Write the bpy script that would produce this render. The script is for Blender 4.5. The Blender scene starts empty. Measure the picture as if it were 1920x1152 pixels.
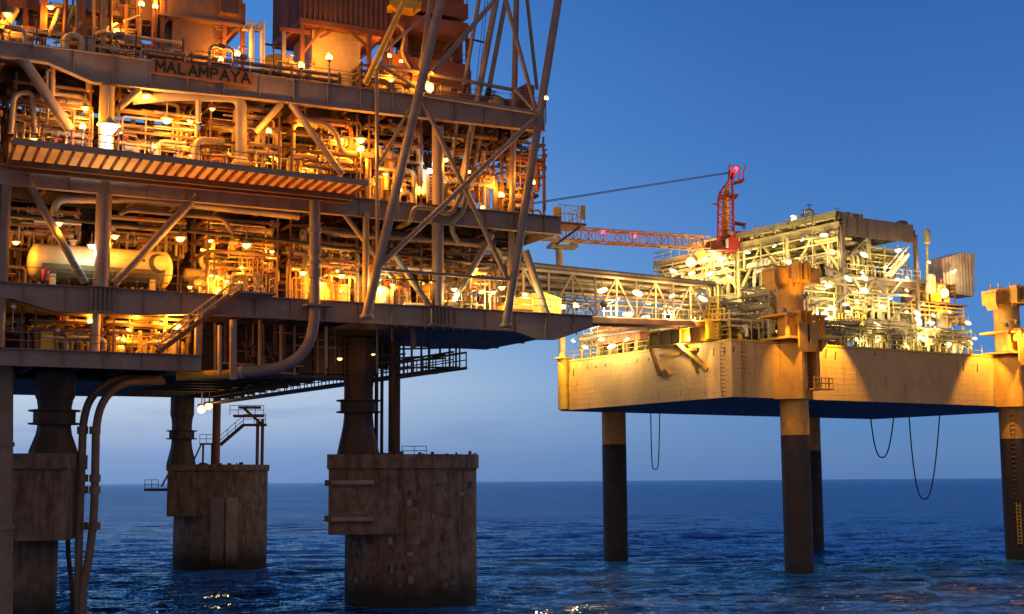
import bpy, math, random
import numpy as np
from mathutils import Vector, Matrix

S = bpy.context.scene
S.view_settings.view_transform = 'Standard'
COL = S.collection
PI = math.pi

# ------------------------------------------------------------------ camera
FPX = 2600.0
PITCH = math.atan((902.3 - 576) / FPX)
ROLL = -0.0063
EYE = Vector((0, 0, 10.0))
Fw = Vector((0, math.cos(PITCH), math.sin(PITCH)))
_u0 = Vector((0, -math.sin(PITCH), math.cos(PITCH)))
_r0 = Vector((1, 0, 0))
Rt = _r0 * math.cos(ROLL) + _u0 * math.sin(ROLL)
Up = -_r0 * math.sin(ROLL) + _u0 * math.cos(ROLL)
cam = bpy.data.objects.new('camera', bpy.data.cameras.new('camera'))
COL.objects.link(cam)
cam.data.sensor_width = 36
cam.data.lens = 36 * FPX / 1920
cam.data.clip_start = 0.5
cam.data.clip_end = 100000
M = Matrix((Rt, Up, -Fw)).transposed().to_4x4()
M.translation = EYE
cam.matrix_world = M
S.camera = cam


def ray(x, y):
    return Fw * FPX + Rt * (x - 960) + Up * (576 - y)


def pd(x, y, d):
    """survey point: seen at x, y of the photo, d metres north of the camera"""
    q = ray(x, y)
    return EYE + q * (d / q.y)


class Frame:
    def __init__(s, o, u):
        s.o = Vector((o[0], o[1], 0))
        s.u = Vector((u[0], u[1], 0)).normalized()
        s.v = Vector((-s.u.y, s.u.x, 0))

    def w(s, u, v, z):
        return s.o + s.u * u + s.v * v + Vector((0, 0, z))

    def px(s, x, y, v):
        """survey point on the vertical plane v = const"""
        q = ray(x, y)
        return EYE + q * ((v - (EYE - s.o).dot(s.v)) / q.dot(s.v))

    def pu(s, x, y, u):
        q = ray(x, y)
        return EYE + q * ((u - (EYE - s.o).dot(s.u)) / q.dot(s.u))

    def loc(s, p):
        d = p - s.o
        return d.dot(s.u), d.dot(s.v), p.z

    def uz(s, x, y, v):
        a = s.loc(s.px(x, y, v))
        return a[0], a[2]


A = Frame((-33.8, 91.5), (.887, .462))          # left platform, v = 0 is its front face
B = Frame((23.0, 145.0), (.844, .536))          # jack-up, origin at its near hull corner
_o = B.w(21, 39.4, 0)
BL = Frame((_o.x, _o.y), (-B.v.x, -B.v.y))      # side of the upper module that faces left
BL.v = B.u.copy()
_o = B.w(0, 32, 0)
BH = Frame((_o.x, _o.y), (-B.v.x, -B.v.y))      # left side of the hull
BH.v = B.u.copy()

# ------------------------------------------------------------------ materials


def new_mat(name):
    m = bpy.data.materials.new(name)
    m.use_nodes = True
    nt = m.node_tree
    nt.nodes.clear()
    return m, nt


def N(nt, t, **k):
    n = nt.nodes.new(t)
    for a, b in k.items():
        if a[0] == '_':
            n.inputs[a[1:].replace('_', ' ')].default_value = b
        else:
            setattr(n, a, b)
    return n


def ramp(nt, fac, stops):
    r = nt.nodes.new('ShaderNodeValToRGB')
    el = r.color_ramp.elements
    while len(el) < len(stops):
        el.new(0.5)
    for e, (p, c) in zip(el, stops):
        e.position = p
        e.color = (c[0], c[1], c[2], 1) if not isinstance(c, (int, float)) else (c, c, c, 1)
    nt.links.new(fac, r.inputs[0])
    return r.outputs[0]


def mixc(nt, fac, a, b, mode='MIX'):
    n = nt.nodes.new('ShaderNodeMix')
    n.data_type = 'RGBA'
    n.blend_type = mode
    for sock, v in ((n.inputs[0], fac), (n.inputs[6], a), (n.inputs[7], b)):
        if hasattr(v, 'links'):
            nt.links.new(v, sock)
        elif isinstance(v, (int, float)):
            sock.default_value = v
        else:
            sock.default_value = (v[0], v[1], v[2], 1)
    return n.outputs[2]


def paint(name, col, rough=.55, metal=0.0, rust=.3, rcol=(.16, .055, .02), var=.35, rnd=.25, scale=.8, bump=.02, bands=None):
    """weathered paint: blotchy tone, vertical rust runs, a little bump, per-object tone"""
    m, nt = new_mat(name)
    L = nt.links.new
    tc = N(nt, 'ShaderNodeTexCoord')
    geo = N(nt, 'ShaderNodeNewGeometry')
    n1 = N(nt, 'ShaderNodeTexNoise', _Scale=scale, _Detail=6.0, _Roughness=.65)
    L(geo.outputs['Position'], n1.inputs['Vector'])
    tone = ramp(nt, n1.outputs[0], [(.3, 1 - var), (.7, 1 + .0)])
    base = mixc(nt, 1.0, col, tone, 'MULTIPLY')
    if rnd:
        oi = N(nt, 'ShaderNodeObjectInfo')
        t2 = ramp(nt, oi.outputs['Random'], [(0, 1 - rnd), (1, 1.0)])
        base = mixc(nt, 1.0, base, t2, 'MULTIPLY')
    mp = N(nt, 'ShaderNodeMapping')
    mp.inputs['Scale'].default_value = (1.1, 1.1, .16)
    L(geo.outputs['Position'], mp.inputs['Vector'])
    n2 = N(nt, 'ShaderNodeTexNoise', _Scale=1.6, _Detail=8.0, _Roughness=.7)
    L(mp.outputs[0], n2.inputs['Vector'])
    rf = ramp(nt, n2.outputs[0], [(.62 - .22 * rust, 0.0), (.80 - .18 * rust, min(1.0, .35 + rust))])
    base = mixc(nt, rf, base, rcol)
    if bands:
        for (z0, z1, bc, soft) in bands:
            sp = N(nt, 'ShaderNodeSeparateXYZ')
            L(geo.outputs['Position'], sp.inputs[0])
            nz = N(nt, 'ShaderNodeTexNoise', _Scale=.9, _Detail=5.0)
            L(geo.outputs['Position'], nz.inputs['Vector'])
            ad = N(nt, 'ShaderNodeMath', operation='MULTIPLY_ADD')
            L(nz.outputs[0], ad.inputs[0])
            ad.inputs[1].default_value = soft
            L(sp.outputs[2], ad.inputs[2])
            mr = N(nt, 'ShaderNodeMapRange')
            L(ad.outputs[0], mr.inputs[0])
            mr.inputs[1].default_value = z0
            mr.inputs[2].default_value = z1
            mr.inputs[3].default_value = 1
            mr.inputs[4].default_value = 0
            base = mixc(nt, mr.outputs[0], base, bc)
    p = N(nt, 'ShaderNodeBsdfPrincipled', _Metallic=metal)
    L(base, p.inputs['Base Color'])
    rr = ramp(nt, n1.outputs[0], [(.3, min(1, rough + .15)), (.7, rough)])
    L(rr, p.inputs['Roughness'])
    if bump:
        n3 = N(nt, 'ShaderNodeTexNoise', _Scale=3.0, _Detail=5.0)
        L(geo.outputs['Position'], n3.inputs['Vector'])
        bp = N(nt, 'ShaderNodeBump', _Strength=.5, _Distance=bump)
        L(n3.outputs[0], bp.inputs['Height'])
        L(bp.outputs[0], p.inputs['Normal'])
    o = N(nt, 'ShaderNodeOutputMaterial')
    L(p.outputs[0], o.inputs[0])
    return m


def glow(name, col, st):
    m, nt = new_mat(name)
    e = N(nt, 'ShaderNodeEmission', _Strength=st)
    e.inputs[0].default_value = (*col, 1)
    o = N(nt, 'ShaderNodeOutputMaterial')
    nt.links.new(e.outputs[0], o.inputs[0])
    m.cycles.emission_sampling = 'NONE'
    return m


M_STEEL = paint('weathered_grey_paint', (.28, .235, .20), rust=.4)
M_RISER = paint('brown_riser_coating', (.25, .19, .15), rust=.4)
M_TUBE = paint('grey_tower_paint', (.24, .205, .195), rust=.25, rnd=.12)
M_BEAM = paint('grey_girder_paint', (.28, .225, .20), rust=.3, var=.3, rnd=.08)
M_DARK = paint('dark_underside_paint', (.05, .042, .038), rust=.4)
M_PIPE = paint('cream_pipe_paint', (.47, .38, .27), rust=.35, rnd=.6)
M_PIPE2 = paint('bare_pipe_cladding', (.55, .50, .43), rough=.35, metal=.5, rust=.25, rnd=.4)
M_BLACK = paint('black_cable_sheath', (.02, .02, .02), rust=.05)
M_RUST = paint('rusty_red_paint', (.24, .085, .045), rust=.5)
M_BROWN = paint('brown_cladding', (.15, .085, .055), rust=.5)
M_CREAM = paint('cream_wall_paint', (.55, .44, .28), rust=.25, rnd=.1)
M_TAN = paint('tan_wall_paint', (.38, .26, .17), rust=.35, rnd=.1)
M_TANK = paint('tank_paint', (.60, .50, .28), rough=.4, rust=.12, rnd=.0)
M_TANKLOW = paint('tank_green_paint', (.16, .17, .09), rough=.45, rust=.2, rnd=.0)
M_LOGO = paint('dark_marking_paint', (.05, .055, .04), rust=.02, rnd=0)
M_YEL = paint('yellow_safety_paint', (.72, .46, .05), rust=.22, rnd=.15)
M_SALM = paint('salmon_container_paint', (.62, .25, .14), rust=.2)
M_LOUV = paint('grey_brown_cladding', (.72, .60, .50), rust=.3, rnd=0)
M_ORNG = paint('orange_leg_paint', (.78, .39, .075), rust=.35, rnd=.06)
M_DKBEAM = paint('brown_and_unlit_steel', (.17, .125, .115), rust=.3, rnd=.1)  # shade on the module's unlit side is put into this darker colour
M_HULL = paint('ochre_hull_paint', (.68, .43, .17), rust=.30, rnd=0, scale=.25, var=.3, bump=.06)
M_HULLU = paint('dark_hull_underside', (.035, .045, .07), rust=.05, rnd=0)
M_LEGD = paint('black_leg_coating', (.045, .03, .026), rust=.45, rnd=0, rcol=(.06, .03, .02), bands=[(1.2, 2.6, (.016, .018, .014), 1.4)])
M_RED = paint('red_crane_paint', (.48, .03, .03), rust=.12, rnd=.1)
M_REDT = paint('dark_red_panel', (.22, .03, .02), rust=.2)
M_BOOM = paint('pale_boom_paint', (.70, .36, .17), rust=.2, rnd=.1)
M_WHITE = paint('white_paint', (.75, .73, .68), rust=.12, rnd=.15)
M_PALE = paint('pale_module_paint', (.68, .59, .30), rust=.22, rnd=.35)
M_OLIVE = paint('olive_module_paint', (.30, .27, .15), rust=.3, rnd=.4)
M_CONC = paint('stained_concrete', (.25, .19, .15), rough=.9, rust=.66, rcol=(.085, .035, .02), scale=1.1, var=.62, bump=.05, rnd=0,
               bands=[(2.0, 4.6, (.02, .02, .017), 2.2)])
M_CONCL = paint('pale_concrete_patch', (.37, .31, .27), rough=.9, rust=.3, bump=.03, rnd=.3, bands=[(1.6, 3.4, (.03, .03, .025), 1.6)])
M_SIGN = paint('brown_name_board', (.40, .145, .05), rust=.2, rnd=0)
M_LETT = paint('black_letters', (.015, .012, .01), rust=0.0, rnd=0, bump=0)
M_HOSE = paint('dark_hose_rubber', (.03, .03, .035), rust=0.0)
M_LAMP = paint('lamp_housing', (.30, .27, .22), rust=.2)
G_ORNG = glow('sodium_glass', (1, .60, .16), 5.5)
G_WHITE = glow('white_glass', (1, .84, .48), 2.3)
G_COOL = glow('cool_white_glass', (.9, 1, .96), 7)
G_RED = glow('red_glass', (1, .12, .14), 2.6)


def grating():
    """walkway grating: lets the lamps of the deck above shine through"""
    m, nt = new_mat('open_grating')
    L = nt.links.new
    geo = N(nt, 'ShaderNodeNewGeometry')
    n1 = N(nt, 'ShaderNodeTexNoise', _Scale=.5, _Detail=4.0)
    L(geo.outputs['Position'], n1.inputs['Vector'])
    c = ramp(nt, n1.outputs[0], [(.3, (.72, .52, .28)), (.7, (.96, .74, .42))])
    d = N(nt, 'ShaderNodeBsdfDiffuse')
    t = N(nt, 'ShaderNodeBsdfTranslucent')
    L(c, d.inputs[0])
    L(c, t.inputs[0])
    mx = N(nt, 'ShaderNodeMixShader')
    mx.inputs[0].default_value = .8
    L(d.outputs[0], mx.inputs[1])
    L(t.outputs[0], mx.inputs[2])
    o = N(nt, 'ShaderNodeOutputMaterial')
    L(mx.outputs[0], o.inputs[0])
    return m


M_GRATE = grating()


def ribbed(name, col, axis_scale=2.2, rust=.4):
    m = paint(name, col, rust=rust, rnd=0)
    return m


M_CORR = ribbed('brown_corrugated', (.17, .075, .05))

# ------------------------------------------------------------------ mesh builder


class MB:
    def __init__(s):
        s.v, s.f, s.sm = [], [], []

    def add(s, vs, fs, smooth=False):
        o = len(s.v)
        s.v += [tuple(p) for p in vs]
        s.f += [tuple(i + o for i in q) for q in fs]
        s.sm += [smooth] * len(fs)
        return s

    def hexa(s, p):
        """eight corners: bottom four, top four"""
        return s.add(p, [(0, 3, 2, 1), (4, 5, 6, 7), (0, 1, 5, 4), (1, 2, 6, 5), (2, 3, 7, 6), (3, 0, 4, 7)])

    def box(s, fr, u0, u1, v0, v1, z0, z1):
        w = fr.w
        return s.hexa([w(u0, v0, z0), w(u1, v0, z0), w(u1, v1, z0), w(u0, v1, z0),
                       w(u0, v0, z1), w(u1, v0, z1), w(u1, v1, z1), w(u0, v1, z1)])

    def beam(s, p, q, w=.2, h=None, up=Vector((0, 0, 1))):
        p, q = Vector(p), Vector(q)
        h = h or w
        d = (q - p).normalized()
        if abs(d.dot(up)) > .97:
            up = Vector((A.v.x, A.v.y, 0))
        a = d.cross(up).normalized()
        b = a.cross(d).normalized()
        a, b = a * w / 2, b * h / 2
        return s.hexa([p - a - b, p + a - b, q + a - b, q - a - b, p - a + b, p + a + b, q + a + b, q - a + b])

    def prism(s, pts, off):
        """flat polygon of world points pushed along off"""
        n = len(pts)
        pts = [Vector(p) for p in pts]
        vs = pts + [p + off for p in pts]
        fs = [tuple(range(n))[::-1], tuple(range(n, 2 * n))] + [(i, (i + 1) % n, n + (i + 1) % n, n + i) for i in range(n)]
        return s.add(vs, fs)

    def ibeam(s, p, q, w=.3, h=.5, t=.05):
        p, q = Vector(p), Vector(q)
        d = (q - p).normalized()
        up = Vector((0, 0, 1)) if abs(d.z) < .95 else A.v
        a = d.cross(up).normalized()
        b = a.cross(d).normalized()
        pr = [(-w/2, -h/2), (w/2, -h/2), (w/2, -h/2+t), (t/2, -h/2+t), (t/2, h/2-t), (w/2, h/2-t), (w/2, h/2), (-w/2, h/2),
              (-w/2, h/2-t), (-t/2, h/2-t), (-t/2, -h/2+t), (-w/2, -h/2+t)]
        return s.prism([p + a * x + b * y for x, y in pr], q - p)

    def tube(s, pts, r, n=None, cap=True):
        pts = [Vector(p) for p in pts]
        rs = r if isinstance(r, (list, tuple)) else [r] * len(pts)
        if n is None:
            n = 6 if max(rs) < .09 else 10 if max(rs) < .3 else 18
        t0 = (pts[1] - pts[0]).normalized()
        ref = Vector((0, 0, 1)) if abs(t0.z) < .9 else Vector((1, 0, 0))
        a = t0.cross(ref).normalized()
        vs = []
        for i, p in enumerate(pts):
            if i == 0:
                t = t0
            elif i == len(pts) - 1:
                t = (pts[i] - pts[i-1]).normalized()
            else:
                t = ((pts[i+1] - p).normalized() + (p - pts[i-1]).normalized()).normalized()
            a = (a - t * a.dot(t)).normalized()
            b = t.cross(a)
            for k in range(n):
                c = 2 * PI * k / n
                vs.append(p + (a * math.cos(c) + b * math.sin(c)) * rs[i])
        m = len(pts)
        s.add(vs, [(i*n+k, i*n+(k+1) % n, (i+1)*n+(k+1) % n, (i+1)*n+k) for i in range(m-1) for k in range(n)], True)
        if cap:
            s.add(vs[:n], [tuple(range(n))[::-1]])
            s.add(vs[-n:], [tuple(range(n))])
        return s

    def lathe(s, base, prof, n=20, axis=Vector((0, 0, 1)), flat=False):
        """profile of (radius, height) turned about axis"""
        axis = Vector(axis).normalized()
        ref = Vector((0, 0, 1)) if abs(axis.z) < .9 else Vector((1, 0, 0))
        a = axis.cross(ref).normalized()
        b = axis.cross(a)
        base = Vector(base)
        vs = [base + axis * h + (a * math.cos(2*PI*k/n) + b * math.sin(2*PI*k/n)) * max(r, .002) for r, h in prof for k in range(n)]
        m = len(prof)
        s.add(vs, [(i*n+k, i*n+(k+1) % n, (i+1)*n+(k+1) % n, (i+1)*n+k) for i in range(m-1) for k in range(n)], not flat)
        s.add(vs[:n], [tuple(range(n))[::-1]])
        s.add(vs[-n:], [tuple(range(n))])
        return s

    def vessel(s, p, q, r, n=20):
        p, q = Vector(p), Vector(q)
        L = (q - p).length
        e = min(r * .5, L * .3)
        pr = [(r * math.sin(t * PI / 10), e - e * math.cos(t * PI / 10)) for t in range(6)]
        pr += [(r, L * .5)] + [(x, L - h) for x, h in pr[::-1]]
        return s.lathe(p, pr, n, q - p)

    def rail(s, pts, h=1.1, sp=1.6, r=.03, mid=True):
        pts = [Vector(p) for p in pts]
        z = Vector((0, 0, 1))
        for k in ([h, h * .5] if mid else [h]):
            s.tube([p + z * k for p in pts], r, 5)
        for i in range(len(pts) - 1):
            d = pts[i+1] - pts[i]
            n = max(1, int(d.length / sp))
            for k in range(n + (i == len(pts) - 2)):
                p = pts[i] + d * (k / n)
                s.tube([p, p + z * h], r, 5)
        return s

    def truss(s, p, q, w, h, n, r=.1, side=Vector((1, 0, 0)), chord=None):
        """box truss from p to q (centre of its bottom face), n panels"""
        p, q = Vector(p), Vector(q)
        d = (q - p)
        a = side - d.normalized() * side.dot(d.normalized())
        a = a.normalized() * (w / 2)
        up = Vector((0, 0, h))
        c = [[p + d * (i / n) + o for i in range(n + 1)] for o in (-a, a, -a + up, a + up)]
        for line in c:
            s.tube([line[0], line[-1]], chord or r * 1.5, 8)
        for i in range(n + 1):
            for j, k in ((0, 1), (2, 3), (0, 2), (1, 3)):
                s.tube([c[j][i], c[k][i]], r, 6)
            if i < n:
                for j, k in ((0, 2), (1, 3), (0, 1), (2, 3)):
                    e, g = (j, k) if i % 2 else (k, j)
                    s.tube([c[e][i], c[g][i+1]], r, 6)
        return s

    def build(s, name, mat, parent=None):
        me = bpy.data.meshes.new(name)
        o = bpy.data.objects.new(name, me)
        COL.objects.link(o)
        off = parent.get('_base') if parent else None
        if parent:
            o.parent = parent
        vs = s.v
        if off is not None:
            vs = [(a - off[0], b - off[1], c - off[2]) for a, b, c in vs]
            o['_base'] = off
        elif not parent:
            c = np.array(vs)
            b = Vector((float(c[:, 0].mean()), float(c[:, 1].mean()), float(c[:, 2].min())))
            vs = [(x - b.x, y - b.y, z - b.z) for x, y, z in vs]
            o.location = b
        me.from_pydata(vs, [], s.f)
        me.polygons.foreach_set('use_smooth', s.sm)
        me.materials.append(mat)
        me.update()
        return o


def bend(pts, rad, seg=4):
    pts = [Vector(p) for p in pts]
    out = [pts[0]]
    for i in range(1, len(pts) - 1):
        a, b, c = pts[i-1], pts[i], pts[i+1]
        r = min(rad, (a - b).length * .45, (c - b).length * .45)
        p, q = b + (a - b).normalized() * r, b + (c - b).normalized() * r
        for k in range(seg + 1):
            t = k / seg
            out.append(p * (1-t) ** 2 + b * 2 * t * (1-t) + q * t * t)
    out.append(pts[-1])
    return out


def tag(o, label, cat, group=None):
    o['label'] = label
    o['category'] = cat
    if group:
        o['group'] = group
    return o


def thing(name, label, cat, loc, group=None):
    o = bpy.data.objects.new(name, None)
    COL.objects.link(o)
    o.empty_display_size = .3
    o.location = loc
    o['_base'] = (loc[0], loc[1], loc[2])
    return tag(o, label, cat, group)


def one(mb, name, mat, label, cat, group=None):
    return tag(mb.build(name, mat), label, cat, group)


ORD = ('first second third fourth fifth sixth seventh eighth ninth tenth eleventh twelfth thirteenth fourteenth fifteenth '
       'sixteenth seventeenth eighteenth nineteenth twentieth').split()
ORD += ['twenty-' + o for o in ORD[:9]] + ['thirtieth'] + ['thirty-' + o for o in ORD[:9]]

# ------------------------------------------------------------------ sky and water
W = bpy.data.worlds.new('World')
S.world = W
W.use_nodes = True
nt = W.node_tree
nt.nodes.clear()
L = nt.links.new
tc = N(nt, 'ShaderNodeTexCoord')
sp = N(nt, 'ShaderNodeSeparateXYZ')
L(tc.outputs['Generated'], sp.inputs[0])
el = N(nt, 'ShaderNodeMath', operation='ARCSINE')
L(sp.outputs[2], el.inputs[0])
ed = N(nt, 'ShaderNodeMath', operation='MULTIPLY')
L(el.outputs[0], ed.inputs[0])
ed.inputs[1].default_value = 2 / PI


def srgb(r, g, b):
    f = lambda c: c / 12.92 if c <= .04045 else ((c + .055) / 1.055) ** 2.4
    return tuple(f(c / 255) for c in (r, g, b))


d_ = 1 / 90
right = ramp(nt, ed.outputs[0], [(0, srgb(88, 124, 178)), (1.2*d_, srgb(96, 133, 182)), (3.5*d_, srgb(88, 140, 197)), (8*d_, srgb(78, 134, 203)),
                                 (14*d_, srgb(63, 114, 186)), (20*d_, srgb(49, 97, 173)), (45*d_, srgb(26, 58, 120)), (1, srgb(14, 34, 80))])
left = ramp(nt, ed.outputs[0], [(0, srgb(116, 148, 198)), (1.0*d_, srgb(128, 157, 204)), (2.2*d_, srgb(166, 186, 217)), (3.8*d_, srgb(194, 212, 231)),
                                (8*d_, srgb(138, 184, 229)), (14*d_, srgb(92, 152, 220)), (20*d_, srgb(70, 131, 207)), (45*d_, srgb(32, 70, 136))])
mr = N(nt, 'ShaderNodeMapRange', interpolation_type='SMOOTHSTEP')
L(sp.outputs[0], mr.inputs[0])
mr.inputs[1].default_value = .26
mr.inputs[2].default_value = -.30
sky = mixc(nt, mr.outputs[0], right, left)
# low bank of thin dusk cloud
mp = N(nt, 'ShaderNodeMapping')
mp.inputs['Scale'].default_value = (5, 5, 42)
L(tc.outputs['Generated'], mp.inputs['Vector'])
cn = N(nt, 'ShaderNodeTexNoise', _Scale=1.5, _Detail=6.0, _Roughness=.55)
L(mp.outputs[0], cn.inputs['Vector'])
cf = ramp(nt, cn.outputs[0], [(.56, 0.0), (.76, .35)])
lo = ramp(nt, ed.outputs[0], [(0, 0.0), (.8*d_, 1.0), (3.0*d_, .8), (5*d_, 0.0)])
cm = N(nt, 'ShaderNodeMath', operation='MULTIPLY')
L(cf, cm.inputs[0])
L(lo, cm.inputs[1])
sky = mixc(nt, cm.outputs[0], sky, srgb(104, 132, 184))
# the half of the sky behind the camera: dull purple dusk
mb_ = N(nt, 'ShaderNodeMapRange')
L(sp.outputs[1], mb_.inputs[0])
mb_.inputs[1].default_value = .45
mb_.inputs[2].default_value = -.35
sky = mixc(nt, mb_.outputs[0], sky, (.32, .235, .23))
bg = N(nt, 'ShaderNodeBackground', _Strength=1.0)
L(sky, bg.inputs[0])
ow = N(nt, 'ShaderNodeOutputWorld')
L(bg.outputs[0], ow.inputs[0])


def water():
    rng = np.random.RandomState(4)
    d = np.concatenate([np.linspace(20, 60, 60)[:-1], 13870 / np.linspace(231, 20, 520)[:-1], 693 * (60000 / 693) ** np.linspace(0, 1, 60)])
    nr = len(d)
    az = np.linspace(-1, 1, 361)
    az = np.sign(az) * (0.42 * np.abs(az) + 1.1 * np.abs(az) ** 5)
    D, AZ = np.meshgrid(d, az, indexing='ij')
    X, Y = D * np.sin(AZ), D * np.cos(AZ)
    step = np.gradient(d)[:, None] + D * .001
    gust = .75 + .35 * np.sin(X * .021 + Y * .043) * np.sin(X * -.034 + Y * .017 + 1.0)
    Z = np.zeros_like(X)
    for i in range(80):
        wl = 1.8 * (16 / 1.8) ** (rng.rand() ** 1.2)
        th = rng.normal(-1.3, .5)
        k = 2 * PI / wl
        amp = .0080 * wl ** .9 * (.5 + rng.rand())
        fade = np.clip(wl / (3.0 * step) - .5, 0, 1)
        ph = k * (X * math.cos(th) + Y * math.sin(th)) + rng.rand() * 6.28
        w = np.sin(ph)
        Z += amp * fade * gust * (w + .25 * np.cos(2 * ph))
    vs = np.stack([X, Y, Z], -1).reshape(-1, 3)
    nc = len(az)
    idx = np.arange(nr * nc).reshape(nr, nc)
    fs = np.stack([idx[:-1, :-1], idx[:-1, 1:], idx[1:, 1:], idx[1:, :-1]], -1).reshape(-1, 4)
    me = bpy.data.meshes.new('sea_water')
    me.from_pydata(vs.tolist(), [], fs.tolist())
    me.polygons.foreach_set('use_smooth', [True] * len(fs))
    o = bpy.data.objects.new('sea_water', me)
    COL.objects.link(o)
    o['kind'] = 'structure'
    m, nt = new_mat('sea_water')
    L = nt.links.new
    geo = N(nt, 'ShaderNodeNewGeometry')
    mp = N(nt, 'ShaderNodeMapping')
    mp.inputs['Scale'].default_value = (.7, 1, 1)
    mp.inputs['Rotation'].default_value = (0, 0, .12)
    L(geo.outputs['Position'], mp.inputs['Vector'])
    n1 = N(nt, 'ShaderNodeTexNoise', _Scale=.36, _Detail=4.0, _Roughness=.62)
    L(mp.outputs[0], n1.inputs['Vector'])
    n2 = N(nt, 'ShaderNodeTexNoise', _Scale=.06, _Detail=4.0, _Roughness=.6)
    L(mp.outputs[0], n2.inputs['Vector'])
    m4 = N(nt, 'ShaderNodeMapping')
    m4.inputs['Scale'].default_value = (.006, .016, 1)
    L(geo.outputs['Position'], m4.inputs['Vector'])
    n4 = N(nt, 'ShaderNodeTexNoise', _Scale=1.0, _Detail=3.0, _Roughness=.6)
    L(m4.outputs[0], n4.inputs['Vector'])
    b4 = N(nt, 'ShaderNodeBump', _Strength=1.0, _Distance=9.0)
    L(n4.outputs[0], b4.inputs['Height'])
    b2 = N(nt, 'ShaderNodeBump', _Strength=1.0, _Distance=2.2)
    L(n2.outputs[0], b2.inputs['Height'])
    L(b4.outputs[0], b2.inputs['Normal'])
    b1 = N(nt, 'ShaderNodeBump', _Strength=1.0, _Distance=1.6)
    L(n1.outputs[0], b1.inputs['Height'])
    L(b2.outputs[0], b1.inputs['Normal'])
    # wind streaks roughen the surface in long patches
    m3 = N(nt, 'ShaderNodeMapping')
    m3.inputs['Scale'].default_value = (.010, .022, 1)
    L(geo.outputs['Position'], m3.inputs['Vector'])
    n3 = N(nt, 'ShaderNodeTexNoise', _Scale=1.0, _Detail=7.0, _Roughness=.75)
    L(m3.outputs[0], n3.inputs['Vector'])
    rg = ramp(nt, n3.outputs[0], [(.35, .03), (.65, .12)])
    gl = N(nt, 'ShaderNodeBsdfGlossy')
    L(mixc(nt, ramp(nt, n3.outputs[0], [(.36, 0.0), (.64, 1.0)]), (.50, .78, 1.0), (.88, 1.0, 1.0)), gl.inputs[0])
    L(rg, gl.inputs['Roughness'])
    df = N(nt, 'ShaderNodeBsdfDiffuse')
    df.inputs[0].default_value = (.017, .120, .43, 1)
    L(b1.outputs[0], gl.inputs['Normal'])
    L(b1.outputs[0], df.inputs['Normal'])
    fr = N(nt, 'ShaderNodeFresnel', _IOR=1.333)
    L(b1.outputs[0], fr.inputs['Normal'])
    mr = N(nt, 'ShaderNodeMapRange')
    L(fr.outputs[0], mr.inputs[0])
    mr.inputs[3].default_value = .02
    mr.inputs[4].default_value = 1.0
    mx = N(nt, 'ShaderNodeMixShader')
    L(mr.outputs[0], mx.inputs[0])
    L(df.outputs[0], mx.inputs[1])
    L(gl.outputs[0], mx.inputs[2])
    oo = N(nt, 'ShaderNodeOutputMaterial')
    L(mx.outputs[0], oo.inputs[0])
    me.materials.append(m)


water()

# ------------------------------------------------------------------ lamps
LPA, LPB = 1.12, 370
SOD = (1.0, .33, .018)
WARM = (1.0, .74, .28)
COOL = (.86, 1.0, .92)


def make_bulkhead_lamp(glass, kind):
    """prototype built at the origin: wire stem, reflector hood, glass globe"""
    r = thing('deck_lamp', '', 'lamp', (0, 0, 0))
    r['_base'] = (0, 0, 0)
    if kind == 'hang':
        MB().tube([(0, 0, .22), (0, 0, 1.0)], .035).build('stem', M_LAMP, r)
        MB().lathe((0, 0, .06), [(.36, 0), (.34, .07), (.16, .18), (.07, .26)], 14).build('hood', M_LAMP, r)
        MB().lathe((0, 0, -.2), [(.0, 0), (.15, .05), (.23, .15), (.24, .21), (.18, .27)], 14).build('globe', glass, r)
    elif kind == 'post':
        MB().tube([(0, 0, -2.0), (0, 0, -.12)], .05).build('post', M_LAMP, r)
        MB().lathe((0, 0, -.16), [(.07, 0), (.15, .1), (.17, .14)], 12).build('collar', M_LAMP, r)
        MB().lathe((0, 0, -.02), [(.16, 0), (.23, .1), (.22, .24), (.12, .33), (.0, .36)], 14).build('globe', glass, r)
        MB().lathe((0, 0, .30), [(.30, 0), (.2, .07), (.0, .1)], 12).build('hood', M_LAMP, r)
    elif kind == 'flood':
        MB().beam((0, 0, .1), (0, 0, .7), .1).build('bracket', M_LAMP, r)
        MB().prism([(-.42, .12, -.25), (.42, .12, -.25), (.3, .4, .2), (-.3, .4, .2)], Vector((0, -.05, .35))).build('housing', M_LAMP, r)
        MB().lathe((0, .06, 0), [(.0, -.16), (.3, -.1), (.40, 0), (.40, .05)], 16, Vector((0, 1, .2))).build('lens', glass, r)
    else:   # tube fitting
        MB().tube([(0, 0, .15), (0, 0, .75)], .04).build('stem', M_LAMP, r)
        MB().box(Frame((0, 0), (1, 0)), -.3, .3, -.1, .1, .17, .24).build('housing', M_LAMP, r)
        MB().lathe((-.5, 0, 0), [(.23 * math.sin(t * PI / 10), .5 - .5 * math.cos(t * PI / 10)) for t in range(11)], 14, Vector((1, 0, 0))).build('diffuser', glass, r)
    return r


PROTO = {}
NPT = [0]


def light(loc, col, power, rad=.18, parent=None):
    d = bpy.data.lights.new('lamp_light', 'POINT')
    d.energy = power
    d.color = col
    d.shadow_soft_size = rad
    o = bpy.data.objects.new('lamp_light', d)
    COL.objects.link(o)
    o.location = loc
    if parent:
        o.parent = parent
        o.location = Vector(loc) - parent.location
        rz = parent.rotation_euler.z
        o.location = Matrix.Rotation(-rz, 3, 'Z') @ o.location / parent.scale.x
    NPT[0] += 1
    return o


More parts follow.
